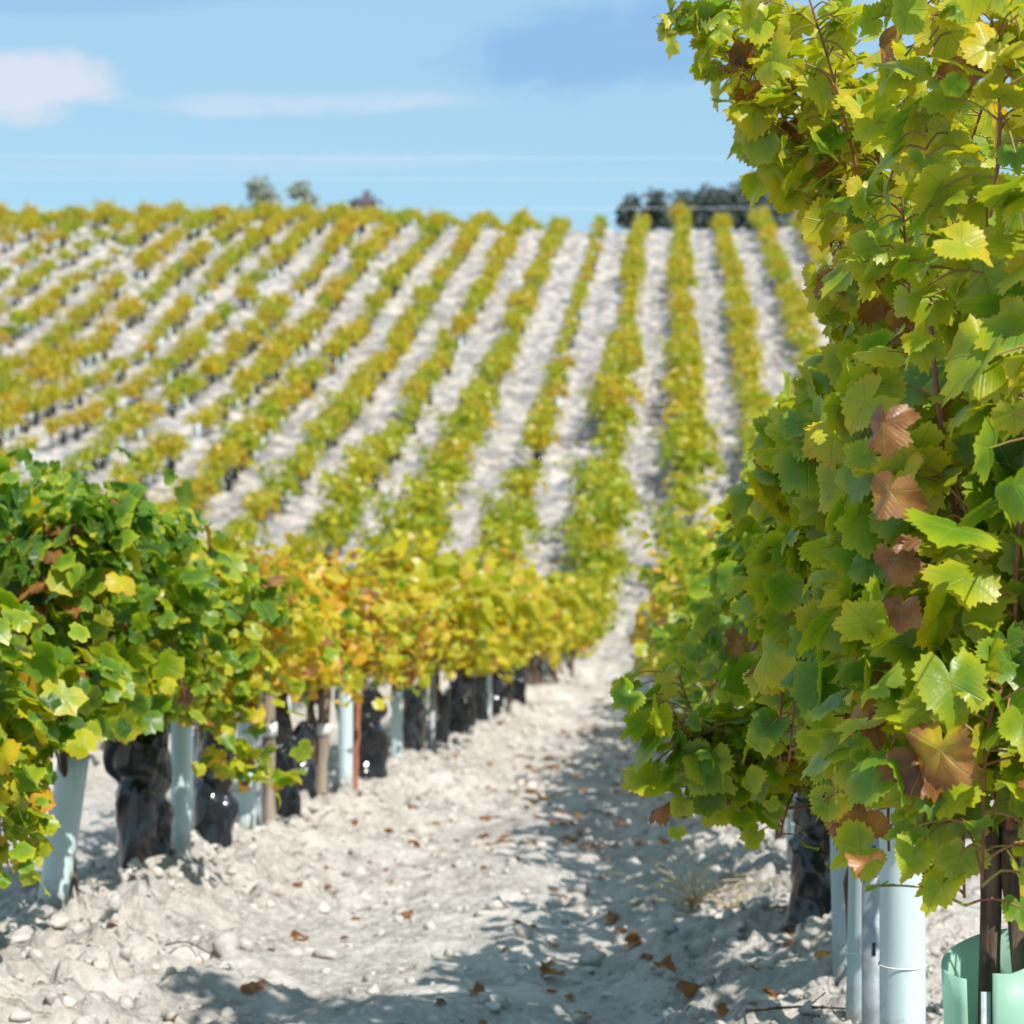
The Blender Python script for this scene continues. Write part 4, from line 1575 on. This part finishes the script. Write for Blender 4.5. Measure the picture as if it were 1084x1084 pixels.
# ------------------------------------------------------------------ skyline trees and cables
def tree(x, y, h, rad, label, mat, seed, cat='tree', crown_low=0.35, n=900, squash=1.0, leaf=0.22, group='trees on the skyline'):
    r_ = np.random.default_rng(seed)
    z = gz(x, y)
    e = empty('tree', (x, y, z))
    tag(e, label, cat, group)
    tk = Acc()
    lean = r_.normal(size=2) * 0.05 * h
    pts = spline([(0, 0, -0.3), (lean[0] * .3, lean[1] * .3, h * 0.25), (lean[0] * .7, lean[1] * .7, h * 0.5), (lean[0], lean[1], h * 0.85)], 12)
    tk.tube(pts, np.linspace(0.045 * h, 0.008 * h, 12), 8, 0, True, 0.06, r_)
    cl = []
    nl = 11
    for i in range(nl):
        f = r_.uniform(0.3, 0.9)
        st = pts[int(f * 11)]
        a = i * 2.4 + r_.normal() * 0.4
        L = rad * r_.uniform(0.55, 0.95)
        en = st + np.array([math.cos(a) * L, math.sin(a) * L, r_.uniform(0.1, 0.6) * L])
        en[2] = min(en[2], h * 0.95)
        md = (st + en) / 2 + np.array([0, 0, 0.1 * L])
        tk.tube(spline([st, md, en], 7), np.linspace(0.016 * h, 0.004 * h, 7), 5)
        cl.append((en, rad * r_.uniform(0.34, 0.55)))
        cl.append((md + r_.normal(size=3) * 0.1 * rad, rad * r_.uniform(0.32, 0.48)))
    cl.append((pts[-1] - np.array([0, 0, 0.06 * h]), rad * 0.5))
    obj('trunk', tk.mesh('trunk', [M_TRUNK]), e)
    fa = Acc()
    per = n // len(cl)
    for c, cr in cl:
        d = r_.normal(size=(per, 3))
        d /= np.linalg.norm(d, axis=1)[:, None]
        p = np.asarray(c) + d * cr * 1.3 * (r_.random((per, 1)) ** 0.6) * np.array([1, 1, 0.8 * squash])
        p = p[p[:, 2] > crown_low * h]
        if not len(p):
            continue
        m_ = len(p)
        d = d[:m_]
        tip = d + r_.normal(size=(m_, 3)) * 0.6
        nr = r_.normal(size=(m_, 3)) + np.array([0, 0, 0.5])
        add_leaves(fa, p, tip, nr, leaf * r_.uniform(0.5, 1.2, m_), np.zeros((m_, 3)), 3, r_)
    obj('crown', fa.mesh('crown', [mat], False), e)


def bearing(px, dist):
    t = R(4.42)
    u_ = (px - 542) / 2200.0
    return (math.cos(t) * u_ - math.sin(t)) * dist, (math.sin(t) * u_ + math.cos(t)) * dist


SKY_TREES = [
    (668, 158, 4.9, 1.2, 'small dark round tree at the left end of the skyline clump', M_TREE, 0.40),
    (697, 160, 5.5, 1.5, 'dark tree second from the left in the skyline clump', M_TREE, 0.42),
    (723, 163, 5.8, 1.5, 'dark narrow tree in the middle of the skyline clump', M_TREE, 0.46),
    (750, 159, 5.6, 1.6, 'dark spreading tree right of the middle of the skyline clump', M_TREE, 0.36),
    (778, 163, 6.5, 1.8, 'tall dark tree second from the right in the skyline clump', M_TREE, 0.40),
    (806, 165, 7.7, 2.2, 'tallest skyline tree, at the right end of the dark clump', M_TREE, 0.34),
    (840, 166, 5.2, 1.7, 'yellowish tree behind the near vine at the right end of the skyline', M_TREE_PALE, 0.3),
    (276, 164, 5.9, 1.55, 'round grey-green tree alone on the crest, the wider of two', M_TREE_PALE, 0.3),
    (322, 164, 6.2, 1.15, 'small grey-green tree on the crest right of a wider one', M_TREE_PALE, 0.3),
    (384, 166, 5.3, 1.1, 'sparse mauve bush just showing over the crest', M_TREE_BARE, 0.3),
]
for i, (px, d, h, rad, lab, mat, low) in enumerate(SKY_TREES):
    bx, by = bearing(px, d)
    tree(bx, by, h, rad, lab, mat, 800 + i, 'tree', low, 2300 if mat is M_TREE else (900 if mat is M_TREE_PALE else 600), 1.0, 0.26)


def cable(px0, py0, px1, py1, dist, label, sag=0.5, rad=0.014):
    x0, y0 = bearing(px0, dist)
    x1, y1 = bearing(px1, dist)
    z0 = 1.0 + (542 - py0) / 2200.0 * dist
    z1 = 1.0 + (542 - py1) / 2200.0 * dist
    t = np.linspace(0, 1, 40)
    p = np.stack([x0 + (x1 - x0) * t, y0 + (y1 - y0) * t, z0 + (z1 - z0) * t - 4 * sag * t * (1 - t)], -1)
    a = Acc()
    a.tube(p, rad, 5)
    tag(obj('overhead_cable', a.mesh('overhead_cable', [M_CABLE])), label, 'cable', 'overhead power cables')


cable(-500, 158, 1500, 163, 190, 'thin pale overhead cable, the higher of the two across the open sky', 0.6)
cable(-500, 184, 1500, 187, 190, 'thin pale overhead cable, the lower of the two across the open sky', 0.4)
cable(-500, 222, 1500, 217, 148, 'low overhead cable passing in front of the dark skyline trees', 0.1, 0.015)
